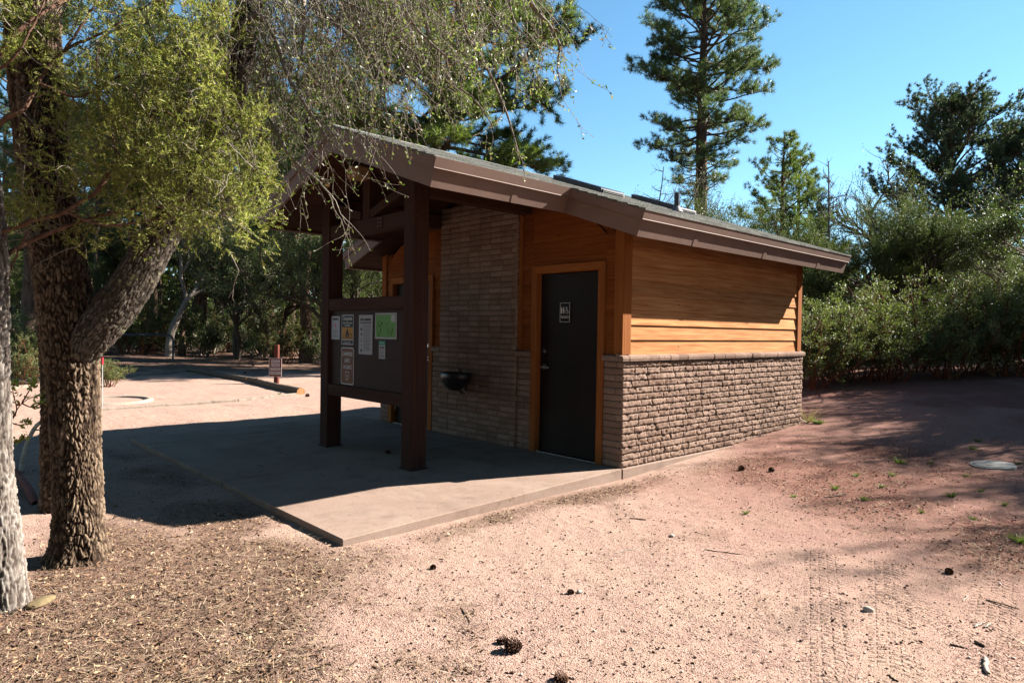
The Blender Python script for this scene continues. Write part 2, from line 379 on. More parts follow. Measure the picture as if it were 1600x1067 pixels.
f5 = brick_panel((-4.5, 0, 0), (1, 0, 0), (0, -1, 0), .22, 0, BZ, .003, 10, lmin=.15, lmax=.25)
lf = brick_panel((-4.5, D, 0), (0, -1, 0), (-1, 0, 0), D, 0, BZ, .006, 11)
wall = npart('brick_wall', [side, f1, f2, f2s, f3, f4, f5, lf], M_brick)
mb = MB()                                        # mortar backing / core of the walls
mb.box(-.2, -.013, .004, D, -.3, BZ); mb.box(-4.494, -4.3, .004, D, -.3, BZ); mb.box(-4.3, -.2, D-.2, D-.006, -.3, BZ)
mb.box(-.24, -.2, .006, .2, -.3, BZ); mb.box(P1L+.006, P1R-.006, -.022, .25, -.3, 2.93); mb.box(P1R-.006, -1.31, .006, .2, -.3, BZ); mb.box(-3.21, P1L+.006, .006, .2, -.3, BZ); mb.box(-4.3, -4.28, .006, .2, -.3, BZ)
part(mb, 'mortar_core', M_mort)
mb = MB(); mb.box(-.02, .032, -.002, D+.03, -.4, -.004)
part(mb, 'footing', M_conc, bevel=.005)
# rowlock brick ledge
def ledge(segs, seed):
    g = rnd(seed); mb = MB()
    for (ax, a0, a1, face, n_) in segs:
        s = a0
        while s < a1-1e-3:
            L = min(g.uniform(.10, .26), a1-s);
            if a1-s-L < .05: L = a1-s
            j = g.uniform(-.004, .006); prof = [(0, 0), (.033+j, .002), (.038+j, .03), (.032+j, .052), (-.06, .078), (-.06, 0)]
            if ax == 'y': poly = [(face+p, BZ+q) for p, q in prof]; mb.prism_y(poly, s+.002, s+L-.002)
            else: poly = [(face-p, BZ+q) for p, q in prof]; mb.prism_x(poly, s+.002, s+L-.002)
            s += L
    return mb
for k_, sg in enumerate((('y', -.035, D+.02, 0, 0), ('x', -.24, -.002, 0, 0), ('x', P1R+.006, -1.31, 0, 0), ('x', -3.21, P1L, 0, 0), ('x', -4.53, -4.28, 0, 0))): part(ledge([sg], 3+k_), 'ledge', M_brick)
# rough faces of the ledge
# siding
M_sx = wood('cedar_sunlit_tone_y', (.25, .095, .033), (.47, .245, .105), 1, .55, .35)  # side cedar made paler: sunlight put into the boards' colour
M_fx = wood('cedar_shaded_tone_x', (.125, .035, .009), (.20, .065, .017), 0, .55, .3)  # same cedar made darker: porch shade put into the front boards' colour
M_trim = wood('cedar_trim', (.16, .052, .014), (.26, .095, .028), 2, .55, .1, knots=False)
M_trimx = wood('cedar_trim_x', (.19, .062, .016), (.29, .105, .03), 0, .55, .1, knots=False)
edges = [1.145, 1.300, 1.455, 1.61, 1.765, 1.92, 2.075, 2.23, 2.385, 2.54]
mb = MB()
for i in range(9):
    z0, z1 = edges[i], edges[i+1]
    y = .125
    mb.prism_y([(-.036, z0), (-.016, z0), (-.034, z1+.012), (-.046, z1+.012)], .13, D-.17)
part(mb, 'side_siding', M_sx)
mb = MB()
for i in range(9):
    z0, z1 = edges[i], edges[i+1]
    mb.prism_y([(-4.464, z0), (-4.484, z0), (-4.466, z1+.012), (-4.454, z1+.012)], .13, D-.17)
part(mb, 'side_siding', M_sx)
def front_boards(x0, x1, zlo):
    """lapped boards on the front wall clipped under the roof slope"""
    mb = MB(); z = 1.145
    while z < 3.3:
        z1 = z+.155
        zc = lambda x: zt(x, .29)
        a, b = x0, x1
        if z1 > zlo:
            za = max(z, zlo)
            # clip by slope
            def xr(zv): return XM+(ZR-.29-zv)/SL
            def xl(zv): return XM-(ZR-.29-zv)/SL
            z1_ = z1
            while min(b, xr(z1))-max(a, xl(z1)) < .002 and z1 > za+.01: z1 -= .004
            bb0 = min(b, xr(za)); bb1 = min(b, xr(z1)); aa0 = max(a, xl(za)); aa1 = max(a, xl(z1))
            if bb0-aa0 > .02 and bb1-aa1 > .0:
                V = [(aa0, .036, za), (bb0, .036, za), (bb1, .046, z1+.012), (aa1, .046, z1+.012), (aa0, .014, za), (bb0, .014, za), (bb1, .032, z1+.012), (aa1, .032, z1+.012)]
                mb.add(V, [(0, 1, 2, 3), (7, 6, 5, 4), (0, 4, 5, 1), (1, 5, 6, 2), (2, 6, 7, 3), (3, 7, 4, 0)])
            z1 = z1_
        z = z1
    return mb
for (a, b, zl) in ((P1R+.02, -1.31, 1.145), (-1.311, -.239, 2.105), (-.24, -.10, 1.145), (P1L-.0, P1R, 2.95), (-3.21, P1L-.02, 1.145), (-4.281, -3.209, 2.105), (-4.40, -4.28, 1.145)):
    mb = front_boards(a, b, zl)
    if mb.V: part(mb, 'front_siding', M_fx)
mb = MB()
mb.box(-.115, -.002, .0, .03, 1.15, 2.50); part(mb, 'corner_trim', M_trim)
mb = MB(); mb.box(-.03, -.001, .031, .135, 1.15, 2.50); part(mb, 'corner_trim', M_trim)
mb = MB(); mb.box(-.03, -.0, D-.175, D-.06, 1.15, 2.50); part(mb, 'corner_trim', M_trim)
mb = MB(); mb.box(-4.5, -4.385, .0, .03, 1.15, 2.50); part(mb, 'corner_trim', M_trim)
mb = MB(); mb.box(P1R+.012, P1R+.05, -.005, .03, 1.15, 2.90); part(mb, 'panel_trim', M_trim)
# inner wall core behind the siding
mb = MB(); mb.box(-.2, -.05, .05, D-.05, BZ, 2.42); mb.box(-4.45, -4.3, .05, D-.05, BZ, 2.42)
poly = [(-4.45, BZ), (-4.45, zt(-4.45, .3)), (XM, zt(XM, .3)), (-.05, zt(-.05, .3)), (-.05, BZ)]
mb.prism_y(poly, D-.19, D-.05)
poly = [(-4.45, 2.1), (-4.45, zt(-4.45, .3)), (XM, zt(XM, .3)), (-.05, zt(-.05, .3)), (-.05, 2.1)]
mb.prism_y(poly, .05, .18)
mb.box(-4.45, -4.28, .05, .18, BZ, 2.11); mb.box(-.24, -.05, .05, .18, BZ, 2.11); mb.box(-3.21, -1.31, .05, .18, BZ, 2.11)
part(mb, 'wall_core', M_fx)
# back siding
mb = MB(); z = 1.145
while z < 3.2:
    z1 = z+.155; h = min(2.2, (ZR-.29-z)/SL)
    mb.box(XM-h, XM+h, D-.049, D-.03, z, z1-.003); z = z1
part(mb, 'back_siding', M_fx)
# doors -------------------------------------------------
M_door = paint('door_paint', (.011, .007, .006), .5, .2, 3, .05, .12)
M_steel = paint('steel', (.3, .3, .31), .35, .1, 12, .05, .5, 1.0)
M_wsign = paint('sign_white', (.5, .5, .48), .5, .03, 4, 0)
M_bsign = paint('sign_black', (.012, .012, .016), .45, .05, 4, 0)
FONT = {}
def text_mesh(body, size, mat, parent, loc, rot, align='CENTER', name='lettering', sx=1.0, bold=0.0):
    cu = bpy.data.curves.new('txt', 'FONT'); cu.body = body; cu.size = size; cu.align_x = align; cu.align_y = 'CENTER'; cu.extrude = .0006; cu.offset = bold; cu.resolution_u = 3
    to = bpy.data.objects.new('txt', cu); COL.objects.link(to); dg = bpy.context.evaluated_depsgraph_get(); dg.update()
    m = bpy.data.meshes.new_from_object(to.evaluated_get(dg)); bpy.data.objects.remove(to); bpy.data.curves.remove(cu)
    m.name = name; m.transform(Matrix.Diagonal((sx, 1, 1, 1)))
    o = link(name, m, parent, mat); o.location = loc; o.rotation_euler = rot; return o
FR = (math.pi/2, 0, 0)            # text facing -y
def door(x0, right_side=True, tagl=''):
    """frame outer x0..x0+1.07"""
    x1 = x0+1.07; fr = MB()
    fr.prism_y([(x0, .0), (x0+.085, .0), (x0+.085, 2.025), (x0, 2.11)], -.012, .12); fr.prism_y([(x1-.085, 0), (x1, 0), (x1, 2.11), (x1-.085, 2.025)], -.012, .12)
    fo = part(fr, 'door_frame', M_trim, bevel=.002)
    fr = MB(); fr.prism_y([(x0+.001, 2.11), (x1-.001, 2.11), (x1-.086, 2.026), (x0+.086, 2.026)], -.012, .12); part(fr, 'door_head', M_trimx)
    d = MB(); d.box(x0+.088, x1-.088, .065, .11, .012, 2.018); dr = part(d, 'door', M_door, bevel=.003)
    th = MB(); th.box(x0+.086, x1-.086, .01, .13, -.01, .008); part(th, 'threshold', M_steel)
    if right_side: hx, kx = x1-.088, x0+.16
    else: hx, kx = x0+.088, x1-.16
    for z in (.25, 1.0, 1.80):
        h = MB(); h.cyl((hx, .058, z-.055), (hx, .058, z+.055), .008, n=8); part(h, 'hinge', M_steel, dr)
    k = MB(); k.cyl((kx, .065, .97), (kx, .05, .97), .034, n=20); k.cyl((kx, .05, .97), (kx, .012, .97), .012, n=10)
    sgn = 1 if right_side else -1
    k.beam((kx-.012*sgn, .012, .97), (kx+.11*sgn, .012, .965), .014, .018); part(k, 'door_handle', M_steel, dr, bevel=.003)
    k = MB(); k.cyl((kx, .065, 1.15), (kx, .045, 1.15), .026, n=18); k.cyl((kx, .045, 1.15), (kx, .041, 1.15), .014, n=12); part(k, 'deadbolt', M_steel, dr)
    return dr, x0, x1
drR, _, _ = door(-1.31)
drL, _, _ = door(-4.28, False)
# restroom sign on the right door
def door_sign(cx, cz, par):
    s = MB(); s.box(cx-.075, cx+.075, .056, .0635, cz-.11, cz+.11); so_ = part(s, 'door_sign', M_bsign, par)
    f = MB()
    for (a, b, c_, d_) in ((-.073, .073, .102, .106), (-.073, .073, -.106, -.102), (-.073, -.069, -.102, .102), (.069, .073, -.102, .102), (-.066, .066, -.038, -.035)):
        f.box(cx+a, cx+b, .0535, .0558, cz+c_, cz+d_)
    # man, woman, wheelchair pictograms
    for px_, wmn in ((-.052, 0), (-.022, 1)):
        x = cx+px_
        f.cyl((x, .0535, cz+.055), (x, .0558, cz+.055), .006, n=10)
        if wmn: f.prism_y([(x-.005, cz+.046), (x+.005, cz+.046), (x+.014, cz+.012), (x-.014, cz+.012)], .0535, .0558)
        else: f.box(x-.010, x+.010, .0535, .0558, cz+.018, cz+.047)
        f.box(x-.007, x-.001, .0535, .0558, cz-.012, cz+.02); f.box(x+.001, x+.007, .0535, .0558, cz-.012, cz+.02)
    f.box(cx-.003, cx-.0005, .0535, .0558, cz-.012, cz+.06)
    x = cx+.026; f.cyl((x, .0535, cz+.056), (x, .0558, cz+.056), .006, n=10); f.box(x-.003, x+.003, .0535, .0558, cz+.018, cz+.05)
    f.box(x, x+.018, .0535, .0558, cz+.017, cz+.023); f.beam((x+.017, .0546, cz+.02), (x+.028, .0546, cz-.006), .002, .006); f.box(x+.0, x+.014, .0535, .0558, cz+.032, cz+.036)
    for k in range(16):
        if 1 <= k <= 2: continue
        a = k*math.pi/8; b = (k+1)*math.pi/8
        f.beam((x+.004+.017*math.cos(a), .0546, cz+.006+.017*math.sin(a)), (x+.004+.017*math.cos(b), .0546, cz+.006+.017*math.sin(b)), .002, .0035)
    part(f, 'pictogram', M_wsign, so_)
    tx = text_mesh('RESTROOM', .021, M_wsign, so_, Vector((cx, .0555, cz-.056))-BL, FR, sx=1.05, bold=.0006)
door_sign(-.845, 1.585, drR)
# roof --------------------------------------------------
M_fas = paint('brown_metal', (.158, .104, .083), .6, .1, 2.5, .05, .12)
M_sof = wood('stained_soffit', (.04, .018, .011), (.068, .03, .018), 1, .6, .25, knots=False)
M_post = wood('brown_post', (.03, .015, .012), (.052, .025, .019), 2, .65, .1, knots=False)
M_postx = wood('brown_beam', (.032, .016, .012), (.055, .027, .02), 0, .65, .1, knots=False)
t = NT('shingles'); c = t.coord(); vo = t.N('ShaderNodeTexVoronoi'); vo.inputs['Scale'].default_value = 300; t.L(c, vo.inputs['Vector'])
g_ = t.N('ShaderNodeNewGeometry'); col = t.ramp(vo.outputs['Color'], [(0, (.05, .052, .046)), (.5, (.11, .113, .105)), (1, (.22, .22, .205))])
hv = t.N('ShaderNodeHueSaturation'); t.L(col, hv.inputs['Color']); t.L(t.math('ADD', t.math('MULTIPLY', g_.outputs['Random Per Island'], .6), .7), hv.inputs['Value'])
M_shin = t.fin(hv.outputs[0], .95, t.bump(vo.outputs['Distance'], .5, .003), .0)
XE, YF, YB = .5, -.36, 4.5; PXE, PYF = -.41, -2.05
th_ = math.atan(SL); ct, st_ = math.cos(th_), math.sin(th_)
g = rnd(77)
for s in (1, -1):
    X_ = lambda x: XM+s*(x-XM)
    # decks: shingle courses
    mb = MB(); cw = .13; run = (XE+.02-XM)/ct; nrow = int(run/cw)
    for r in range(nrow+1):
        a = XM+r*cw*ct; b = min(XM+(r+1)*cw*ct+.006, XE+.02)
        if b-a < .01: continue
        inp = (a+b)/2 < PXE
        y = (PYF if inp else YF)-.02
        while y < YB+.02:
            L = g.uniform(.16, .34); y2 = min(y+L, YB+.02); up = g.uniform(.0, .004)
            if y2-y > .02:
                p = [(X_(a), zt(a)-.012), (X_(a), zt(a)+.006), (X_(b), zt(b)+.014+up), (X_(b), zt(b)-.004)]
                mb.prism_y(p, y+.001, y2-.001)
            y = y2
        if inp and False: pass
    part(mb, 'shingles', M_shin)
    mb = MB()
    for (ya, yb, xe) in ((PYF+.03, YF+.03, PXE), (YF+.03, YB-.03, XE)):
        mb.prism_y([(X_(XM), zt(XM, .014)), (X_(xe-.01), zt(xe-.01, .014)), (X_(xe-.02), zt(xe-.02, .06)), (X_(XM), zt(XM, .06))], ya, yb)
    part(mb, 'roof_deck', M_sof)
    mb = MB(); nb_ = 0
    for (ya, yb, xe) in ((PYF+.035, YF+.03, PXE-.1), (YF+.035, YB-.035, XE-.1)):
        x = XM+.001
        while x < xe:
            x2 = min(x+.14, xe)
            mb.prism_y([(X_(x+.002), zt(x+.002, .235)), (X_(x2-.002), zt(x2-.002, .235)), (X_(x2-.002), zt(x2-.002, .25)), (X_(x+.002), zt(x+.002, .25))], ya, yb); x = x2
    part(mb, 'soffit', M_sof)
    # eave fascia with its stepped drip edge
    def eave(xe, ya, yb):
        T = .253
        def q(out, down):   # out = along slope outward, down = perpendicular
            return (X_(xe+out*ct-down*st_), zt(xe)-out*st_-down*ct)
        m = MB(); m.prism_y([q(-.03, .0), q(.0, .0), q(.0, T), q(-.03, T)], ya, yb)
        fo = part(m, 'eave_fascia', M_fas)
        m = MB(); m.prism_y([q(.001, -.004), q(.018, -.004), q(.018, .084), q(.0215, .089), q(.001, .089)], ya-.048, yb+.048 if yb > 2 else yb)
        part(m, 'drip_edge', M_fas, fo)
        for yy in np.arange(ya+.9, yb, 1.5):
            m = MB(); m.prism_y([q(.001, .094), q(.0035, .094), q(.0035, T+.001), q(.001, T+.001)], float(yy), float(yy)+.07); part(m, 'joint_cover', M_fas, fo)
    eave(PXE, PYF+.031, YF-.002); eave(XE, YF+.031, YB-.031)
    # rake fascias
    def rake(xa, xe, y, out):
        """out: -1 faces -y"""
        T = .253/ct
        ys = (y, y+.03) if out < 0 else (y-.03, y)
        e = (X_(xe-.253*st_), zt(xe)-.253*ct)
        m = MB(); m.prism_y([(X_(xa), zt(xa)), (X_(xe), zt(xe)), e, (X_(xa), zt(xa, T))], *ys)
        fo = part(m, 'rake_fascia', M_fas)
        y2 = (y-.018, y-.001) if out < 0 else (y+.001, y+.018)
        e2 = (X_(xe-.09*st_), zt(xe)-.09*ct)
        m = MB(); m.prism_y([(X_(xa), zt(xa, -.004)), (X_(xe+.0), zt(xe, -.004)), e2, (X_(xa), zt(xa, .09/ct))], *y2); part(m, 'drip_edge', M_fas, fo)
    rake(XM, PXE, PYF, -1); rake(PXE-.12, XE, YF, -1); rake(XM, XE, YB, 1)
# ridge cap
mb = MB(); y = PYF-.02
while y < YB:
    y2 = min(y+.2, YB+.02); z = ZR+.012+g.uniform(0, .004)
    mb.prism_y([(XM-.14, z-.14*SL-.012), (XM, z-.006), (XM+.14, z-.14*SL-.012), (XM+.14, z-.14*SL+.006), (XM, z+.012), (XM-.14, z-.14*SL+.006)], y, y2-.003); y = y2
part(mb, 'ridge_cap', M_shin)
# skylights and vent pipe
M_sky = paint('skylight_frame', (.035, .037, .045), .35, .1, 6, .05, .5)
t = NT('skylight_panel'); t.b.inputs['Transmission Weight'].default_value = .0; M_pan = t.fin((.05, .055, .065), .2, None, .6)
M_alu = paint('aluminium', (.13, .13, .13), .6, .1, 10, .05, .2, .2)
for (ya, yb) in ((.83, 1.30), (2.48, 2.94)):
    q = lambda x, h: (x, zt(x)+h)
    mb = MB(); mb.prism_y([q(-1.80, 0), q(-1.80, .075), q(-1.0, .068), q(-1.0, 0)], ya, yb); sk = part(mb, 'skylight', M_sky, bevel=.006)
    mb = MB(); mb.prism_y([q(-1.78, .0775), q(-1.78, .086), q(-1.03, .079), q(-1.03, .0705)], ya+.03, yb-.03); part(mb, 'pane', M_pan, sk)
    mb = MB(); mb.prism_y([q(-.998, .018), q(-.998, .064), q(-.985, .062), q(-.985, .018)], ya+.03, yb-.03); mb.prism_y([q(-.998, -.002), q(-.998, .014), q(-.93, .012), q(-.93, .0)], ya-.03, yb+.03)
    for z_ in (.034, .05): mb.prism_y([q(-.984, z_), q(-.984, z_+.005), q(-.978, z_+.005), q(-.978, z_)], ya+.05, yb-.05)
    part(mb, 'end_flashing', M_alu, sk)
mb = MB(); vx, vy = -.75, 2.06; mb.cyl((vx, vy, zt(vx)-.02), (vx, vy, zt(vx)+.25), .034, n=18)
vp = part(mb, 'vent_pipe', M_sky)
mb = MB(); mb.cyl((vx, vy, zt(vx)-.0), (vx, vy, zt(vx)+.075), .085, .038, n=18); part(mb, 'boot', M_alu, vp)
# porch posts, truss
PS = .235
def zs(y): return .018*y
posts = []
M_blt = paint('dark_bolt', (.022, .012, .010), .6, .1, 5)
for (x1_, y0_) in ((-1.32, -1.64), (-3.045, -1.64)):
    x0_ = x1_-.176; y1_ = y0_+.176+.01
    mb = MB(); mb.box(x0_, x1_, y0_, y1_, zs(y1_)-.004, min(zt(x0_, .27), zt(x1_, .27)))
    po = part(mb, 'post', M_post, bevel=.006); posts.append(po)
    for z in (1.66, .66, 2.50) if x1_ > -2 else (1.66, .66):
        for (dy, dz) in ((-.05, -.035), (.05, -.035), (0, 0), (-.05, .035), (.05, .035)):
            m = MB(); yc = (y0_+y1_)/2; m.cyl((x1_+.0, yc+dy, z+dz), (x1_+.006, yc+dy, z+dz), .0095, n=8); part(m, 'bolt', M_blt, po)
    m = MB(); m.box(x0_-.012, x1_+.012, y0_-.012, y1_+.012, zs(y0_)-.006, zs(y0_)+.014); part(m, 'base_plate', M_blt, po, bevel=.003)
xi0, xi1 = -3.045, -1.32-.176
mb = MB(); mb.box(xi0+.002, xi1-.002, -1.625, -1.50, 2.41, 2.56); tb = part(mb, 'truss_beam', M_postx, bevel=.004)
mb = MB(); mb.box(-2.33, -2.19, -1.62, -1.52, 2.561, zt(XM, .40)); part(mb, 'king_post', M_post, bevel=.003)
for s in (-1, 1):
    mb = MB(); a = Vector((XM+s*.10, -1.57, 2.60)); bx = XM+s*.88; b = Vector((bx, -1.57, zt(bx, .34)))
    mb.beam(a, b, .09, .12, up=(0, 1, 0)); part(mb, 'brace', M_postx)
    mb = MB(); x = XM+s*.30; mb.box(x-.055, x+.055, -1.632, -1.6255, 2.425, 2.555); gp = part(mb, 'gusset_plate', M_postx, tb)
    for dx in (-.025, .025):
        for dz in (-.04, 0, .04):
            m = MB(); m.cyl((x+dx, -1.6325, 2.49+dz), (x+dx, -1.638, 2.49+dz), .0075, n=6); part(m, 'bolt', M_fas, tb)
# top chords of the truss and purlin beams carrying the porch roof
for s in (-1, 1):
    X_ = lambda x: XM+s*(x-XM)
    mb = MB(); xe = -1.36
    mb.prism_y([(X_(XM), zt(XM, .255)), (X_(xe), zt(xe, .255)), (X_(xe), zt(xe, .38)), (X_(XM), zt(XM, .38))], -1.61, -1.53); part(mb, 'top_chord', M_postx)
    mb = MB(); xx = X_(-1.41); mb.box(xx-.07, xx+.07, -1.45, .0, zt(-1.41, .46), zt(-1.41, .28)); part(mb, 'side_beam', M_sof)
M_endw = wood('beam_end', (.2, .12, .06), (.28, .18, .1), 2, .7, .1, knots=False)
mb = MB(); mb.box(XM-.06, XM+.06, -1.50, .0, zt(XM, .44), zt(XM, .285)); part(mb, 'ridge_beam', M_sof)
# flush light under the ridge
mb = MB(); mb.box(XM-.10, XM+.10, -1.80, -1.622, zt(XM, .50), zt(XM, .375)); lb = part(mb, 'porch_light', M_endw, bevel=.01)

# ------------------------------------------------------------ notice board
NB = empty('notice_board', (-2.27, -1.56, .59), label='brown wooden notice board with two rails fixed between the porch posts', cat='notice board')
NL = Vector(NB.location)
def npt(mb, name, mat, bevel=0, par=None, **k):
    o = mb.build(name, mat, None, bevel, **k); o.data.transform(Matrix.Translation(-NL)); o.parent = NB if par is None else par; return o
mb = MB(); mb.box(xi0+.003, xi1-.003, -1.635, -1.52, 1.575, 1.71); npt(mb, 'top_rail', M_postx, .004)
mb = MB(); mb.box(xi0+.003, xi1-.003, -1.635, -1.52, .59, .72); npt(mb, 'bottom_rail', M_postx, .004)
M_pnl = paint('brown_board', (.027, .014, .012), .6, .2, 5, .1)
mb = MB(); mb.box(xi0+.004, xi1-.004, -1.598, -1.57, .722, 1.573); npt(mb, 'panel', M_pnl)
# papers and signs on it
YS = -1.600
def paper(name, x0, x1, z0, z1, mat, label, cat='notice', th=.003, radius=0):
    mb = MB()
    if radius:
        pts = []
        for (cx, cz, a0) in ((x1-radius, z1-radius, 0), (x0+radius, z1-radius, 90), (x0+radius, z0+radius, 180), (x1-radius, z0+radius, 270)):
            for k in range(5): a = math.radians(a0+k*22.5); pts.append((cx+radius*math.cos(a), cz+radius*math.sin(a)))
        mb.prism_y(pts, YS-th, YS)
    else: mb.box(x0, x1, YS-th, YS, z0, z1)
    o = mb.build(name, mat); rel(o, ((x0+x1)/2, YS, (z0+z1)/2)); tag(o, label, cat); return o
def patch(o, rects, mat, name='print', dy=.0045):
    L = Vector(o.location); m = MB()
    for r in rects: m.box(r[0], r[1], YS-dy, YS-dy+.001, r[2], r[3])
    p = m.build(name, mat); p.data.transform(Matrix.Translation(-L)); p.parent = o; return p
def word(o, s, x, z, size, mat, sx=1.0, bold=0, dy=.0052, align='CENTER'):
    return text_mesh(s, size, mat, o, Vector((x, YS-dy, z))-Vector(o.location), FR, sx=sx, bold=bold, align=align)
K = paint('ink_black', (.02, .02, .022), .5, .02, 4, 0); Wt = paint('print_white', (.42, .42, .42), .5, .02, 4, 0)
PW = paint('paper_white', (.30, .31, .35), .55, .04, 3, 0); PG = paint('paper_grey', (.25, .25, .27), .55, .06, 3, 0)
GR = paint('print_grey', (.11, .11, .12), .6, .05, 4, 0); OR = paint('print_amber', (.32, .165, .03), .55, .05, 4, 0)
BRs = paint('sign_brown', (.10, .037, .022), .45, .06, 4, 0); GN = paint('print_green', (.09, .22, .06), .5, .2, 60, 0); TL = paint('print_teal', (.03, .19, .14), .5, .05, 4, 0)
RD = paint('print_red', (.4, .09, .03), .5, .05, 4, 0)
# 1 fire notice
x0, x1 = -3.03, -2.835
o = paper('fire_notice', x0, x1, 1.24, 1.51, PW, 'narrow white paper with a small flame drawing, leftmost on the notice board')
cx = (x0+x1)/2; word(o, 'CAMPFIRE', cx, 1.475, .034, K, .9, .0006)
fl = MB(); fl.prism_y([(cx, 1.375), (cx+.012, 1.385), (cx+.014, 1.40), (cx+.004, 1.43), (cx+.001, 1.41), (cx-.006, 1.42), (cx-.013, 1.395)], YS-.0045, YS-.0035); q_ = fl.build('flame_print', RD); q_.data.transform(Matrix.Translation(-Vector(o.location))); q_.parent = o
patch(o, [(cx-.06, cx+.06, z, z+.004) for z in (1.345, 1.335, 1.32, 1.31, 1.285, 1.275, 1.262)], GR, 'printed_lines')
# 2 campsite occupancy notice
x0, x1 = -2.792, -2.522; z0, z1 = 1.185, 1.525
o = paper('campsite_notice', x0, x1, z0, z1, PW, 'black and amber campsite sign with a tent picture and white rim', 'sign', radius=.015)
cx = (x0+x1)/2; patch(o, [(x0+.012, x1-.012, 1.382, z1-.012)], K, 'black_band'); patch(o, [(x0+.012, x1-.012, 1.245, 1.381)], OR, 'amber_band'); patch(o, [(x0+.012, x1-.012, z0+.012, 1.235)], K, 'footer_band')
word(o, 'Campsite', cx, 1.482, .058, Wt, .95, .001); word(o, 'Must Be Occupied', cx, 1.433, .028, Wt, .95, .0006); word(o, 'First Night', cx, 1.403, .028, Wt, .95, .0006)
m = MB(); m.prism_y([(cx-.04, 1.268), (cx-.036, 1.31), (cx-.02, 1.34), (cx-.001, 1.365), (cx+.02, 1.34), (cx+.038, 1.31), (cx+.042, 1.268), (cx+.012, 1.268), (cx+.008, 1.30), (cx-.006, 1.30), (cx-.01, 1.268)], YS-.0062, YS-.0056)
m.box(x0+.015, x1-.015, YS-.0062, YS-.0056, 1.262, 1.267); m.box(cx-.095, cx-.06, YS-.0062, YS-.0056, 1.285, 1.289); m.box(cx-.09, cx-.087, YS-.0062, YS-.0056, 1.268, 1.30); m.box(cx+.082, cx+.085, YS-.0062, YS-.0056, 1.268, 1.30); m.cyl((cx+.0835, YS-.0062, 1.302), (cx+.0835, YS-.0056, 1.302), .012, n=8)
q_ = m.build('tent_picture', K); q_.data.transform(Matrix.Translation(-Vector(o.location))); q_.parent = o
word(o, 'No Holding Campsites', cx, 1.212, .018, Wt, .95, .0003)
# 3 safe camping
x0, x1 = -2.407, -2.122; z0, z1 = 1.09, 1.52
o = paper('camping_rules_notice', x0, x1, z0, z1, PG, 'tall pale laminated sheet of camping rules with small icons down its left side')
cx = (x0+x1)/2; word(o, 'SAFE CAMPING', cx, 1.468, .034, K, .95, .0008)
patch(o, [(x0+.03, x1-.03, 1.425, 1.445)], GR, 'grey_band')
L_ = []
for i, z in enumerate(np.arange(1.402, 1.13, -.0165)):
    L_.append((x0+.095, x1-.03-(.03 if i % 3 == 2 else 0.008*(i % 4)), z, z+.006))
patch(o, L_, GR, 'printed_lines')
m = MB()
for i, z in enumerate((1.37, 1.31, 1.25, 1.19, 1.14)):
    x = x0+.055
    if i in (0, 4): m.prism_y([(x-.02, z-.02), (x+.02, z-.02), (x, z+.02)], YS-.0045, YS-.0035)
    elif i == 1: m.cyl((x, YS-.0045, z), (x, YS-.0035, z), .014, n=10)
    elif i == 2: m.box(x-.003, x+.003, YS-.0045, YS-.0035, z-.02, z+.02); m.box(x-.014, x+.014, YS-.0045, YS-.0035, z-.02, z-.014)
    else: m.box(x-.015, x+.015, YS-.0045, YS-.0035, z-.004, z+.004)
q_ = m.build('icon_column', K); q_.data.transform(Matrix.Translation(-Vector(o.location))); q_.parent = o
# 4 map
x0, x1 = -2.072, -1.657; z0, z1 = 1.265, 1.54
o = paper('campground_map', x0, x1, z0, z1, PG, 'green campground map in a clear sleeve, rightmost on the notice board', 'map')
patch(o, [(x0+.02, x1-.02, z0+.02, z1-.02)], GN, 'map_field')
patch(o, [(x1-.10, x1-.028, z1-.095, z1-.025)], PW, 'legend', .006)
m = MB(); gg = rnd(5)
def loop_(cx_, cz_, a_, b_, n_=18):
    for k in range(n_):
        t0, t1 = 2*math.pi*k/n_, 2*math.pi*(k+1)/n_; r0 = 1+.15*math.sin(3*t0); r1 = 1+.15*math.sin(3*t1)
        m.beam((cx_+a_*r0*math.cos(t0), YS-.0056, cz_+b_*r0*math.sin(t0)), (cx_+a_*r1*math.cos(t1), YS-.0056, cz_+b_*r1*math.sin(t1)), .0006, .0035, up=(0, 1, 0.01))
for (a, b, c_, d_) in ((-2.08, 1.36, .03, .055), (-1.87, 1.35, .05, .045), (-1.97, 1.42, .05, .02), (-2.07, 1.43, .03, .03), (-1.85, 1.34, .02, .02)): loop_(a+.093, b, c_, d_)
for _ in range(26):
    a, b = gg.uniform(x0+.04, x1-.04), gg.uniform(z0+.04, z1-.10); m.box(a, a+gg.uniform(.004, .012), YS-.0062, YS-.0056, b, b+.004)
q_ = m.build('map_roads', GR); q_.data.transform(Matrix.Translation(-Vector(o.location))); q_.parent = o
# 5 small slip
x0, x1 = -1.992, -1.867; z0, z1 = 1.055, 1.245
o = paper('pay_notice', x0, x1, z0, z1, PG, 'small narrow slip with a teal heading pinned under the green map')
cx = (x0+x1)/2; patch(o, [(x0, x1, z1-.045, z1)], TL, 'teal_band'); word(o, 'Pay Online', cx, z1-.022, .021, Wt, .95)
word(o, 'No Cash', cx, z1-.07, .024, K, .9, .0006); patch(o, [(x0+.015, x1-.02, z, z+.004) for z in (1.145, 1.13, 1.115, 1.1)]+[(x0+.02, x1-.015, 1.075, 1.087)], GR, 'printed_lines')
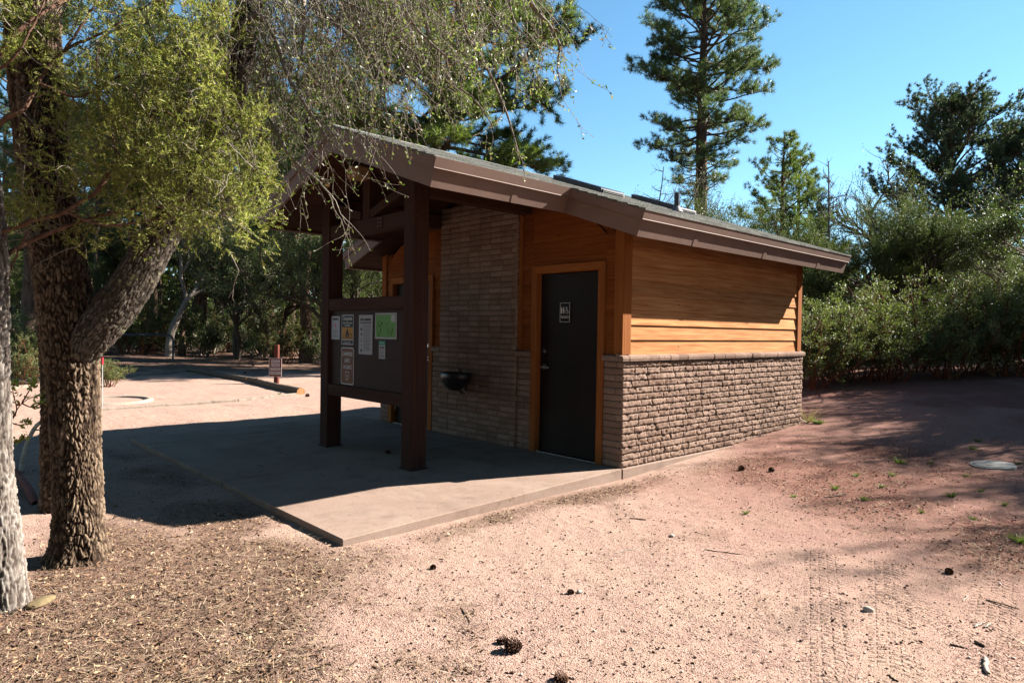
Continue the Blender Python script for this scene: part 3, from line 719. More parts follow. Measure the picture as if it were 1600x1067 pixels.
# 6 brown camping limit sign
x0, x1 = -2.792, -2.507; z0, z1 = .735, 1.155
o = paper('camping_limit_sign', x0, x1, z0, z1, Wt, 'brown metal sign reading CAMPING LIMIT 14 DAYS with a rounded white border', 'sign', .004, .03)
m = MB(); r = .024; a0, a1, b0, b1 = x0+.01, x1-.01, z0+.01, z1-.01; pts = []
for (cx_, cz_, an) in ((a1-r, b1-r, 0), (a0+r, b1-r, 90), (a0+r, b0+r, 180), (a1-r, b0+r, 270)):
    for k in range(5): a = math.radians(an+k*22.5); pts.append((cx_+r*math.cos(a), cz_+r*math.sin(a)))
m.prism_y(pts, YS-.0055, YS-.0041); q_ = m.build('brown_face', BRs); q_.data.transform(Matrix.Translation(-Vector(o.location))); q_.parent = o
cx = (x0+x1)/2
for s_, z in (('CAMPING', 1.078), ('LIMIT', 1.005), ('14 DAYS', .93)): word(o, s_, cx, z, .064, Wt, .82, .0008, .0062)
m = MB(); sh = [(-.04, .045), (-.022, .05), (0, .045), (.022, .05), (.04, .045), (.036, .02), (.04, -.01), (.03, -.035), (0, -.05), (-.03, -.035), (-.04, -.01), (-.036, .02)]
m.prism_y([(cx+a, .832+b) for a, b in sh], YS-.0064, YS-.0056); q_ = m.build('shield', Wt); q_.data.transform(Matrix.Translation(-Vector(o.location))); q_.parent = o
m = MB(); m.prism_y([(cx+a*.86, .832+b*.86) for a, b in sh], YS-.0070, YS-.0065); q_ = m.build('shield_face', BRs); q_.data.transform(Matrix.Translation(-Vector(o.location))); q_.parent = o
word(o, 'US', cx, .832, .034, Wt, .9, .0006, .0078)

# ------------------------------------------------------------ drinking fountain
M_blk = paint('black_iron', (.012, .012, .014), .35, .1, 8, .05, .5)
DF = empty('drinking_fountain', (-2.43, -.05, .73), label='black wall mounted drinking fountain on the brick panel between the doors', cat='drinking fountain')
prof = [(.0, -.13), (.06, -.12), (.115, -.07), (.15, .0), (.165, .05), (.155, .055), (.13, .02), (.06, .0), (0, -.005)]
ns = 24; Vv = []; Ff = []
for i in range(ns):
    a = 2*math.pi*i/ns
    for (r, z) in prof: Vv.append((r*math.cos(a)*1.5, -.17+r*math.sin(a)*1.0, z*1.25+.04))
k_ = len(prof)
for i in range(ns):
    for j in range(k_-1): Ff.append((i*k_+j, ((i+1) % ns)*k_+j, ((i+1) % ns)*k_+j+1, i*k_+j+1))
m = MB(); m.add(Vv, Ff); bo = m.build('bowl', M_blk, DF, smooth=True)
m = MB(); m.box(-.05, .05, -.06, .02, -.12, .09); m.build('bracket', M_blk, DF, .006)
m = MB(); m.cyl((0, -.05, .06), (0, -.10, .15), .012, n=10); m.cyl((0, -.10, .15), (0, -.15, .14), .012, n=10); m.build('spout', M_steel, DF)
m = MB(); m.cyl((0, -.14, -.08), (.0, -.05, -.16), .014, n=8); m.cyl((0, -.14, -.08), (.05, -.05, -.16), .01, n=8); m.build('drain_pipe', M_blk, DF)
M_pipe = paint('grey_duct', (.16, .10, .08), .6, .1, 5)
m = MB(); m.box(.05, .24, -.035, .02, -.11, -.03); m.build('outlet_box', M_pipe, DF, .006)
# ============================================================ vegetation
def norm(v): return v/(np.linalg.norm(v, axis=-1, keepdims=True)+1e-9)
def frames(Dv, g):
    """random perpendicular pair for every direction"""
    r = norm(g.normal(size=Dv.shape)); a = norm(np.cross(Dv, r)); return a, np.cross(Dv, a)
def blades(P, Dv, L, W, g):
    """thin pointed blades: triangles"""
    a, _ = frames(Dv, g); L = np.broadcast_to(L, (len(P),))[:, None]; W = np.broadcast_to(W, (len(P),))[:, None]
    V = np.stack([P-a*W/2, P+a*W/2, P+Dv*L], 1).reshape(-1, 3)
    return V, np.arange(len(V)).reshape(-1, 3)
def leaves(P, Dv, L, W, g, up=0.0):
    """oval leaves of two folded quads"""
    a, n = frames(Dv, g)
    if up: n2 = norm(n+np.array([0, 0, up])); a = norm(np.cross(n2, Dv)); n = np.cross(Dv, a)
    L = np.broadcast_to(L, (len(P),))[:, None]; W = np.broadcast_to(W, (len(P),))[:, None]
    m1 = P+Dv*L*.33; m2 = P+Dv*L*.72; f = n*W*.18
    V = np.stack([P, m1+a*W*.5+f, m2+a*W*.42+f, P+Dv*L, m2-a*W*.42+f, m1-a*W*.5+f], 1).reshape(-1, 3)
    b = np.arange(len(P))[:, None]*6
    F = np.concatenate([b+np.array([[0, 1, 2, 3]]), b+np.array([[0, 3, 4, 5]])])
    return V, F
def tufts(C, Dv, n, L, W, g, spread=.9):
    """star bursts of needles"""
    k = len(C); P = np.repeat(C, n, 0); d = np.repeat(Dv, n, 0)
    d = norm(d+spread*g.normal(size=d.shape)*.75); ll = L*g.uniform(.65, 1.1, k*n)
    P = P+d*.01+g.normal(size=P.shape)*L*.12
    return blades(P, d, ll, W, g)
def sprays(C, Dv, n, L, leafL, leafW, g, flat=.5):
    """scaly twiglets: small blades set along a short stem"""
    k = len(C); t = np.tile(np.linspace(0, 1, n), k)[:, None]; d = np.repeat(norm(Dv), n, 0)
    P = np.repeat(C, n, 0)+d*t*L; a, b = frames(norm(Dv), g); a = np.repeat(a, n, 0); sg = np.tile(np.where(np.arange(n) % 2, 1., -1.), k)[:, None]
    dd = norm(d*.9+a*sg*.75+g.normal(size=d.shape)*.28)
    return blades(P, dd, leafL*(1.15-.5*t[:, 0])*g.uniform(.7, 1.2, k*n), leafW, g)
def leaf_mat(name, cols, trans=.35, rough=.5, spec=.15, ns=1.2):
    t = NT(name); ge = t.N('ShaderNodeNewGeometry'); oi = t.N('ShaderNodeObjectInfo')
    col = t.ramp(ge.outputs['Random Per Island'], [(i/(len(cols)-1), c) for i, c in enumerate(cols)])
    n = t.noise(t.coord('Object'), ns, 3, .6); hv = t.N('ShaderNodeHueSaturation'); t.L(col, hv.inputs['Color'])
    v = t.math('ADD', t.math('MULTIPLY', n, 1.5), .12); v = t.math('MULTIPLY', v, t.math('ADD', t.math('MULTIPLY', oi.outputs['Random'], .4), .8)); t.L(v, hv.inputs['Value'])
    t.fin(hv.outputs[0], rough, None, spec)
    tr = t.N('ShaderNodeBsdfTranslucent'); tm = t.mix(1.0, hv.outputs[0], (1.0, 1.15, .55), 'MULTIPLY'); t.L(tm, tr.inputs['Color'])
    mx = t.N('ShaderNodeMixShader'); mx.inputs[0].default_value = trans; t.L(t.b.outputs[0], mx.inputs[1]); t.L(tr.outputs[0], mx.inputs[2]); t.L(mx.outputs[0], t.out.inputs['Surface'])
    return t.m
def bark_mat(name, c0, c1, sx, sz, lichen=0, bump_=.6):
    t = NT(name); c = t.coord('Object', (sx, sx, sz)); n = t.noise(c, 1, 6, .7, .6)
    col = t.ramp(n, [(.3, c0), (.7, c1)])
    if lichen:
        n2 = t.noise(t.coord('Object'), 6, 5, .7); col = t.mix(t.ramp(n2, [(.63-.0*lichen, 0.0), (.68, lichen)]), col, (.34, .36, .2))
    return t.fin(col, .95, t.bump(n, bump_, .02), .1)
M_needle = leaf_mat('pine_needles', [(.05, .08, .032), (.09, .125, .05), (.16, .19, .085)], .35, .45, .2)
M_needle2 = leaf_mat('young_pine_needles', [(.075, .115, .03), (.13, .17, .045), (.21, .24, .08)], .4)
M_jun = leaf_mat('juniper_scales', [(.04, .06, .018), (.075, .10, .028), (.14, .16, .05)], .35)
M_junf = leaf_mat('juniper_sprays', [(.08, .10, .026), (.165, .185, .05), (.30, .305, .11), (.22, .165, .08)], .42, .5, .1, 2.5)
M_oak = leaf_mat('oak_leaves', [(.06, .085, .03), (.095, .125, .045), (.17, .19, .085)], .3, .45, .25)
M_oakf = leaf_mat('oak_twig_leaves', [(.08, .14, .02), (.15, .21, .035), (.26, .28, .13), (.34, .33, .24), (.17, .06, .03)], .45, .4, .3)
M_manz = leaf_mat('manzanita_leaves', [(.07, .09, .03), (.125, .145, .05), (.23, .245, .12)], .32, .5, .2, 3.0)
M_dark = leaf_mat('cypress_foliage', [(.045, .07, .045), (.075, .105, .06), (.12, .15, .085)], .3)
M_dry = leaf_mat('dry_needles', [(.20, .09, .04), (.28, .14, .06)], .3)
M_barkp = bark_mat('pine_bark', (.035, .024, .018), (.13, .085, .06), 9, 2.2)
M_barkd = bark_mat('dark_bark', (.03, .024, .02), (.10, .08, .062), 14, 4)
M_barkg = bark_mat('grey_bark', (.08, .065, .05), (.28, .24, .2), 20, 4)
M_barkr = bark_mat('red_bark', (.06, .02, .012), (.16, .06, .035), 20, 4)
M_twig = bark_mat('grey_twig', (.10, .085, .07), (.27, .235, .2), 30, 30)

def path(p, d, L, n, g, wob, trop=(0, 0, 0)):
    P = [np.array(p, float)]; d = np.array(d, float); d /= np.linalg.norm(d)
    for _ in range(n):
        d = d+g.normal(size=3)*wob+np.array(trop)/n; d /= np.linalg.norm(d); P.append(P[-1]+d*L/n)
    return np.array(P), d
def merge(parts):
    Vs = []; by = {}; n0 = 0
    for V, F in parts:
        Vs.append(V); by.setdefault(F.shape[1], []).append(F+n0); n0 += len(V)
    return np.concatenate(Vs), [np.concatenate(v) for v in by.values()]

def make_pine(seed, h, r0, cb, wid, mat=None, nbr=70, tuftL=.22, young=False, bare=0.0, k_t=1.0, rnd_=False, W=.016):
    g = rnd(seed); n = 14; z = np.linspace(0, h, n); wob = np.cumsum(g.normal(size=(n, 2))*.035*h/15, 0); wob -= wob[0]
    tp = np.column_stack([wob, z]); tr = r0*(1-z/h)**.75+.012; tr[0] *= 1.25
    wood_ = [(tp, tr)]; C = []; Dv = []; sub = []
    for k in range(nbr):
        f = (k+g.uniform(0, 1))/nbr; zz = cb+(h-cb)*f**.92*.985; t = zz/h*(n-1); i = min(int(t), n-2); p = tp[i]+(tp[i+1]-tp[i])*(t-i)
        prof = (math.sin(min(1, (f+.10)*1.25)*math.pi*.5))*(1-f)**.42*1.15 if not young else (1-f)**.8
        if rnd_: prof = math.sin(math.pi*min(1, .22+.78*f)**1.1)**.6 if f > .3 else .75+.25*f/.3
        L = wid*prof*g.uniform(.5, 1.15)+.25
        az = k*2.4+g.normal()*.35; el = (-.28+.75*f)+g.normal()*.2 if not rnd_ else .15+.9*f+g.normal()*.12
        d = np.array([math.cos(az)*math.cos(el), math.sin(az)*math.cos(el), math.sin(el)])
        P, _ = path(p, d, L, 8, g, .13, (0, 0, .35 if not young else .5)); rb = .022*L**.8*(1.2-.5*f)+.006
        wood_.append((P, np.linspace(rb, .006, 9)))
        ns_ = max(4, int(L*5.5*k_t))
        for s in range(ns_):
            u = g.uniform(.38, 1.0) if s else 1.0; q = u*8; j = min(int(q), 7); b = P[j]+(P[j+1]-P[j])*(q-j); bd = norm(P[j+1]-P[j])
            side = norm(np.cross(bd, np.array([0, 0, 1.])))*(1 if s % 2 else -1)
            d2 = norm(bd*.7+side*g.uniform(.2, 1.1)+np.array([0, 0, g.uniform(-.25, .55)])); l2 = L*.30*(1.15-u*.7)*g.uniform(.6, 1.3)+.08
            Q, e = path(b, d2, l2, 4, g, .2, (0, 0, .5)); sub.append((Q, np.linspace(.009, .004, 5)))
            if g.uniform() < bare: continue
            m = max(2, int(l2/.11))
            for a in range(m):
                v = 4*(.35+.65*(a+1)/m); j2 = min(int(v), 3); c = Q[j2]+(Q[j2+1]-Q[j2])*(v-j2)
                C.append(c+g.normal(size=3)*.03); Dv.append(norm(e+g.normal(size=3)*.5+np.array([0, 0, .25])))
    V1, F1 = tubes(wood_[:1], 12, .04, seed); V2, F2 = tubes(wood_[1:], 5); V3, F3 = tubes(sub, 3)
    C = np.array(C); Dv = np.array(Dv); V, F = tufts(C, Dv, 24, tuftL, W, g)
    wm = npmesh('trunk', V1, [F1], True); lmh = npmesh('limbs', np.concatenate([V2, V3]), [np.concatenate([F2, F3+len(V2)])], True); fm = npmesh('crown', V, [F])
    wm.materials.append(M_barkp); lmh.materials.append(M_barkp); fm.materials.append(mat or M_needle)
    return wm, lmh, fm
def grow(p, d, L, r, lev, g, out, par):
    P, e = path(p, d, L, 6, g, par['wob'], par['trop']); R = np.linspace(r, r*.5, 7); out['w' if lev > 1 else 's'].append((P, R))
    if lev == 0: out['t'].append((P, e)); return
    for k in range(par['kids'][lev]):
        u = g.uniform(par['u0'], 1.0) if k else 1.0; q = u*6; j = min(int(q), 5); b = P[j]+(P[j+1]-P[j])*(q-j); bd = norm(P[j+1]-P[j])
        a, c = frames(bd[None], g); d2 = norm(bd+a[0]*g.uniform(*par['ang'])+np.array([0, 0, par['lift']]))
        grow(b, d2, L*par['ratio']*g.uniform(.75, 1.2), r*(.62 if k else .7)*(1.1-.4*u), lev-1, g, out, par)
def make_broad(seed, h, kind, mat, bark, stems=1, lean=.15, leafn=26, leafL=.055, leafW=.03, spread=1.0, lev=4, dens=1.0, ratio=.68, kids=None):
    g = rnd(seed); out = {'w': [], 's': [], 't': []}
    par = dict(wob=.16, trop=(0, 0, .25), kids=kids or {4: 4, 3: 4, 2: 5, 1: 5}, u0=.35, ang=(.45*spread, 1.15*spread), lift=.12, ratio=ratio)
    for s in range(stems):
        a = g.uniform(0, 6.28); d = np.array([math.cos(a)*lean*(1+s*.6), math.sin(a)*lean*(1+s*.6), 1.]); grow(np.array([math.cos(a)*.1*s, math.sin(a)*.1*s, 0]), d, h*.40, .024*h*(.8 if s else 1)+.01, lev, g, out, par)
    C = []; Dv = []
    for P, e in out['t']:
        for q in (2, 3, 4, 5, 6): C.append(P[q]); Dv.append(norm(e+(0, 0, .2)))
    C = np.array(C); Dv = np.array(Dv); n = max(1, int(leafn*dens/5))
    if kind == 'juniper':
        k = 3; Cc = np.repeat(C, k, 0)+g.normal(size=(len(C)*k, 3))*.07; Dd = norm(np.repeat(Dv, k, 0)+g.normal(size=(len(C)*k, 3))*.75+np.array([0, 0, .2]))
        V, F = sprays(Cc, Dd, max(5, n*2), leafL*2.6, leafL, leafW, g)
    else:
        P = np.repeat(C, n, 0)+g.normal(size=(len(C)*n, 3))*.075; d = norm(np.repeat(Dv, n, 0)+g.normal(size=P.shape)*.8)
        V, F = leaves(P, d, leafL*g.uniform(.6, 1.2, len(P)), leafW*g.uniform(.7, 1.2, len(P)), g, .3)
    zmax = V[:, 2].max(); sc_ = h/zmax
    Vw, Fw = tubes(out['w'], 7, .05, seed); Vs, Fs = tubes(out['s'], 3)
    wm = npmesh('trunk', Vw*sc_, [Fw], True); lmh = npmesh('limbs', Vs*sc_, [Fs], True); fm = npmesh('crown', V*sc_, [F])
    wm.materials.append(bark); lmh.materials.append(bark); fm.materials.append(mat)
    return wm, lmh, fm
def make_shrub(seed, h, rad, mat, bark, nst=14, leafL=.045, leafW=.026, dens=1.0, up=.4):
    g = rnd(seed); st = []; tw = []; C = []; Dv = []
    for s in range(nst):
        a = g.uniform(0, 6.28); lean = g.uniform(.2, 1.0)*rad/h*1.3; b = np.array([math.cos(a), math.sin(a), 0])*g.uniform(0, .35)*rad
        d = np.array([math.cos(a)*lean, math.sin(a)*lean, 1]); P, e = path(b, d, h*g.uniform(.65, .95), 7, g, .2, (0, 0, .3)); st.append((P, np.linspace(.018, .007, 8)))
        for k in range(int(9*dens)):
            u = g.uniform(.25, 1)*7; j = min(int(u), 6); q = P[j]+(P[j+1]-P[j])*(u-j); dd = norm(g.normal(size=3)*.9+np.array([0, 0, .6])); Q, e2 = path(q, dd, g.uniform(.15, .4)*h*.5, 4, g, .25, (0, 0, .5)); tw.append((Q, np.linspace(.006, .003, 5)))
            for m in range(3):
                dd2 = norm(e2+g.normal(size=3)*.7+np.array([0, 0, .4])); Q2, e3 = path(Q[g.integers(1, 5)], dd2, .14, 2, g, .2); tw.append((Q2, np.linspace(.004, .002, 3)))
                for c in (Q2[1], Q2[2]): C.append(c); Dv.append(e3)
    C = np.array(C); Dv = np.array(Dv); n = 9
    P = np.repeat(C, n, 0)+g.normal(size=(len(C)*n, 3))*.035; d = norm(np.repeat(Dv, n, 0)+g.normal(size=P.shape)*.7+np.array([0, 0, up]))
    V, F = leaves(P, d, leafL*g.uniform(.6, 1.15, len(P)), leafW*g.uniform(.7, 1.1, len(P)), g)
    V1, F1 = tubes(st, 5); V2, F2 = tubes(tw, 3)
    wm = npmesh('stems', np.concatenate([V1, V2]), [np.concatenate([F1, F2+len(V1)])], True); fm = npmesh('foliage', V, [F]); wm.materials.append(bark); fm.materials.append(mat)
    return wm, None, fm
def make_snag(seed, h, r0):
    g = rnd(seed); tp, _ = path((0, 0, 0), (0.03, .02, 1), h, 12, g, .05); ws = [(tp, np.linspace(r0, .015, 13))]
    for k in range(26):
        u = g.uniform(.3, .98)*12; j = min(int(u), 11); q = tp[j]+(tp[j+1]-tp[j])*(u-j); a = g.uniform(0, 6.28)
        P, e = path(q, (math.cos(a), math.sin(a), g.uniform(-.1, .7)), (1.1-u/13)*h*.28*g.uniform(.4, 1), 6, g, .2, (0, 0, .3)); ws.append((P, np.linspace(.022, .006, 7)))
        for _ in range(3):
            Q, _e = path(P[g.integers(2, 6)], e+g.normal(size=3)*.6, .35, 3, g, .2); ws.append((Q, np.linspace(.008, .004, 4)))
    V, F = tubes(ws, 5); wm = npmesh('trunk', V, [F], True); wm.materials.append(M_barkg); return wm, None, None
PARTN = ('trunk', 'limbs', 'crown')
def plant(meshes, name, cat, loc, label, s=1.0, rz=0.0, group=None, sz=None, names=PARTN, tilt=(0, 0)):
    e = empty(name, loc, rz, label=label, cat=cat, group=group); e.rotation_euler = (tilt[0], tilt[1], rz); e.scale = (s, s, sz or s)
    if names is PARTN and name.endswith('shrub'): names = ('stems', None, 'foliage')
    for nm, me in zip(names, meshes):
        if me is not None: o = bpy.data.objects.new(nm, me); COL.objects.link(o); o.parent = e
    return e
# ------------------------------------------------------------ prototypes
pine_a = make_pine(1, 17.4, .34, 6.9, 3.45, nbr=150, bare=.08, k_t=1.55, tuftL=.2, W=.014)
pine_b = make_pine(2, 17.0, .28, 3.4, 5.9, mat=M_needle2, nbr=150, bare=.03, k_t=1.5)
oak_p = make_broad(16, 8.5, 'oak', M_oak, M_barkg, 1, .06, 40, .06, .036, .9, 4)
pine_s = make_pine(6, 13.5, .13, 5.2, 1.9, nbr=60)
pine_c = make_pine(3, 14.0, .24, 3.2, 2.8, nbr=80)
pine_y = make_pine(4, 8.0, .13, .8, 2.8, mat=M_needle2, nbr=80, tuftL=.17, young=True, k_t=1.4)
cyp = make_pine(21, 10.5, .22, 1.8, 3.9, mat=M_dark, nbr=110, tuftL=.14, k_t=1.4, rnd_=True, W=.02)
jun_a = make_broad(11, 6.0, 'juniper', M_jun, M_barkd, 2, .2, 22, .05, .02, .8, 4)
jun_b = make_broad(12, 7.5, 'juniper', M_jun, M_barkd, 3, .25, 22, .055, .022, .75, 4)
oak_a = make_broad(13, 7.5, 'oak', M_oak, M_barkd, 2, .3, 44, .062, .036, 1.0, 4)
oak_b = make_broad(14, 6.0, 'oak', M_oak, M_barkg, 3, .4, 46, .055, .034, 1.1, 4)
oak_s = make_broad(15, 6.5, 'oak', M_oak, M_barkd, 2, .25, 12, .045, .028, 1.0, 4)
shr = [make_shrub(31, 2.1, 1.35, M_manz, M_barkr, 20, dens=1.3), make_shrub(32, 1.8, 1.2, M_manz, M_barkr, 17, dens=1.3), make_shrub(33, 1.3, 1.1, M_oak, M_barkg, 16, dens=1.2)]
snag = make_snag(41, 8.0, .09); snag2 = make_snag(42, 5.5, .07)
R_ = rnd(500)
def dp(px, D): return depth_of(px, D)
# right side, each its own
plant(pine_a, 'pine_tree', 'tree', dp(1091, 27), 'tall ponderosa pine with bare lower trunk, its crown reaching the top edge of the photo', 1.0, 2.0)
plant(snag, 'dead_tree', 'tree', dp(1006, 25), 'thin dead tree with bare branches left of the tall pine', .95, 1.0)
plant(oak_s, 'oak_tree', 'tree', dp(1045, 22), 'thin leaved oak rising behind the roof vent, left of the tall pine trunk', 1.06, 1.2)
plant(oak_s, 'oak_tree', 'tree', dp(985, 26), 'low open oak just above the roof skylights', .98, 3.2)
plant(pine_y, 'young_pine', 'tree', dp(1222, 24), 'bright green young pine right of the tall pine, its pointed top against the sky', .98, .4)
plant(pine_y, 'young_pine', 'tree', dp(1245, 31), 'darker young pine whose top shows just behind the bright green one', 1.22, 2.4)
plant(jun_b, 'juniper_tree', 'tree', dp(1165, 22), 'bushy juniper at the foot of the tall pine, above the roof edge', .68, 4.0)
plant(snag2, 'dead_tree', 'tree', dp(1278, 21), 'small dead tree with bare forked top in the gap of sky', 1.05, 2.0)
plant(jun_a, 'juniper_tree', 'tree', dp(1265, 21), 'juniper right behind the roof end, below the small dead tree', .74, 1.7)
plant(oak_s, 'oak_tree', 'tree', dp(1368, 25), 'open sparse oak with dark leaning limbs left of the broad dark conifer', 1.08, .3)
plant(cyp, 'cypress_tree', 'tree', dp(1480, 31), 'broad dark blue green conifer with a rounded top, tallest at the right', .99, .9)
plant(cyp, 'cypress_tree', 'tree', dp(1608, 31), 'dark conifer cut by the right edge of the photo', .86, 2.9)
plant(jun_b, 'juniper_tree', 'tree', dp(1462, 19.5), 'bright green juniper with a forked dark trunk in front of the broad dark conifer', .63, 2.2)
plant(jun_a, 'juniper_tree', 'tree', dp(1345, 18.5), 'juniper with leaning stems behind the shrubs, left of the forked juniper', .66, .5)
plant(jun_b, 'juniper_tree', 'tree', dp(1395, 22), 'mid green juniper between the leaning and the forked junipers', .56, 5.0)
plant(oak_b, 'oak_tree', 'tree', dp(1585, 19), 'grey green oak behind the shrubs at the right edge', .58, 1.5)
plant(oak_a, 'oak_tree', 'tree', dp(1540, 24), 'leafy oak under the gap between the two dark conifers', .58, 1.1)
plant(jun_a, 'juniper_tree', 'tree', dp(1200, 26), 'juniper showing low between the tall pine and the bright young pine', .9, 3.6)
for (px, D_, rz, s) in ((1310, 29, 2., .75), (1560, 32, 5., .7), (1340, 36, 2.5, .8), (1255, 38, 3.3, .9), (1110, 36, 1.3, .8), (1440, 40, .3, .75)):
    plant(oak_a if rz > 2 else jun_b, 'wood_edge_tree', 'tree', dp(px, D_), 'low tree filling in the wood behind the shrubs to the right of the building', s, rz, 'trees filling in behind the right shrubs')
# trees outside the frame on the right whose shade falls on the slope
for (x, y, s, m) in ((5.2, 15.0, 1.0, jun_b), (8.2, 13.2, .9, jun_b), (2.6, 17.5, 1.0, oak_b), (9.5, 9.0, .75, jun_a), (3.7, 12.0, .8, oak_a), (5.4, 10.4, .75, jun_b), (7.0, 10.9, .9, oak_a), (4.6, 12.8, .8, jun_b), (4.5, 11.0, .8, oak_a), (5.0, 12.0, .75, oak_b), (6.2, 12.4, .85, oak_a), (4.2, 14.4, .85, oak_a), (15.0, 12.0, .9, pine_c)):
    plant(m, 'shade_tree', 'tree', (x, y, zat(x, y)), 'tree beyond the right edge of the photo casting shade on the slope', s, x, 'trees out of view to the right')
# manzanita thicket at the right
spots = [(1262, 12.6, 0, .82), (1300, 13.4, 1, 1.05), (1345, 13.2, 0, .78), (1395, 13.0, 1, 1.0), (1425, 14.2, 0, 1.18), (1475, 13.0, 1, .8), (1520, 13.4, 0, .85), (1570, 13.0, 1, 1.12), (1615, 13.6, 0, 1.0),
         (1280, 15.6, 1, 1.1), (1365, 16.2, 2, 1.3), (1480, 16.0, 2, 1.2), (1545, 16.0, 1, 1.1), (1240, 14.6, 2, 1.2), (1320, 17.6, 1, 1.1), (1600, 17.0, 0, .95)]
for i, (px, D_, k, s) in enumerate(spots):
    lab = 'manzanita shrub with reddish stems and pale green leaves in the thicket right of the building'
    plant(shr[k], 'manzanita_shrub', 'shrub', dp(px, D_), lab, s*.93, i*1.9, 'manzanita shrubs in the thicket right of the building')
# left wood
plant(pine_b, 'pine_tree', 'tree', dp(672, 24), 'large ponderosa pine behind the porch roof, its crown spreading to the right against the sky', 1.06, 1.0)
plant(pine_c, 'pine_tree', 'tree', dp(560, 33), 'ponderosa pine behind the porch gable, left of the large pine', 1.15, 2.2)
plant(pine_c, 'pine_tree', 'tree', dp(478, 27), 'dark trunked pine between the red sign post and the left porch post', .95, .3)
plant(pine_a, 'pine_tree', 'tree', dp(240, 33), 'thick dark pine trunk seen above the steel pipe barrier', .95, 1.3)
plant(oak_p, 'oak_tree', 'tree', dp(266, 29), 'slender pale trunked oak right behind the bend of the pipe barrier', .8, 2.2)
plant(oak_a, 'oak_tree', 'tree', dp(371, 28), 'twisted small oak at the edge of the wood, left of the red sign post', .8, 1.9)
plant(pine_b, 'pine_tree', 'tree', dp(340, 36), 'pine with reddish trunk deep in the wood between the barrier and the sign post', .95, 3.1)
plant(pine_c, 'pine_tree', 'tree', dp(45, 22), 'dark pine at the left, between the foreground trunks', 1.0, 4.1)
for i, (px, D_, m, s) in enumerate(((200, 34, pine_s, 1.0), (110, 27, jun_a, .9), (430, 29, jun_b, .8), (540, 25, oak_a, .95), (590, 29, jun_a, 1.0), (318, 33, pine_s, 1.0), (285, 31, pine_s, 1.0), (412, 31, pine_s, 1.1), (505, 30, pine_s, 1.0), (225, 38, pine_s, 1.1), (360, 34, pine_s, 1.0), (150, 30, pine_s, 1.0), (395, 33, oak_a, 1.1), (150, 38, jun_b, 1.2), (70, 34, oak_a, 1.2), (290, 40, jun_b, 1.3), (-20, 26, jun_b, 1.0), (455, 38, pine_c, .9), (120, 45, pine_b, .9), (10, 42, pine_c, 1.1), (525, 42, pine_b, .9), (620, 38, pine_c, .9), (420, 48, pine_b, 1.0), (230, 46, pine_b, .9))):
    nm = 'pine_tree' if m in (pine_b, pine_c, pine_s) else ('oak_tree' if m in (oak_a, oak_b) else 'juniper_tree')
    kd = {'pine_tree': 'pine', 'oak_tree': 'leafy oak', 'juniper_tree': 'bushy juniper'}[nm]
    plant(m, nm, 'tree', dp(px, D_), kd+' crowded among others in the dense wood left of the building', s, i*2.1, kd+' trees crowded in the left wood')
for i, (px, D_, k, s) in enumerate(((30, 15.5, 0, .62), (75, 16.5, 1, .8), (-10, 16.5, 0, .8), (55, 19, 0, .9), (190, 32, 2, 1.2), (230, 33, 2, 1.3), (300, 35, 2, 1.4), (335, 33, 0, 1.2), (410, 30, 2, 1.2), (440, 27, 0, .9), (500, 27, 2, 1.0), (530, 29, 0, 1.1), (570, 27, 2, 1.2), (120, 30, 0, 1.2), (270, 36, 0, 1.4), (370, 34, 2, 1.5), (470, 32, 0, 1.3), (150, 34, 2, 1.4), (600, 26, 0, 1.2), (20, 24, 2, 1.3), (215, 30, 0, 1.4), (320, 31, 2, 1.5), (420, 31, 0, 1.4), (520, 30, 2, 1.4))):
    plant(shr[k], 'wood_edge_shrub', 'shrub', dp(px, D_), 'grey green shrub in the undergrowth along the left wood', s, i*1.3, 'shrubs along the edge of the left wood')
plant(shr[1], 'green_shrub', 'shrub', dp(172, 16), 'low bright green bush just right of the big oak trunk, beside the path', .42, .7)
# far wood: one mass
def far_wood():
    g = rnd(900); parts_ = []; bark = []
    for (a0, a1, n_) in ((-260, 720, 40), (900, 1900, 60)):
        for k in range(n_):
            px = a0+(a1-a0)*(k+g.uniform(0, 1))/n_; D_ = g.uniform(48, 85); q = dp(px, D_); h = g.uniform(4, 8.5) if a0 < 0 else g.uniform(4.5, 7.5)
            N = 900; u = g.normal(size=(N, 3)); u = norm(u)*g.uniform(.35, 1, (N, 1))**.5; lob = 1+.3*np.sin(u[:, :1]*5+k)+.2*np.sin(u[:, 1:2]*7+k)
            C = np.array([q.x, q.y, q.z+h*.55])+u*lob*np.array([h*.32, h*.32, h*.46]); Dv = norm(u+np.array([0, 0, .3]))
            V, F = leaves(C, Dv, g.uniform(.3, .6, N), .28, g); parts_.append((V, F))
            bark.append((np.array([[q.x, q.y, q.z-.3], [q.x, q.y, q.z+h*.8]]), np.array([.18, .05])))
    V, F = merge(parts_); me = npmesh('far_wood', V, F); link('far_wood', me, None, M_oak, kind='stuff', label='far-off wood behind the nearer trees', cat='wood')
far_wood()

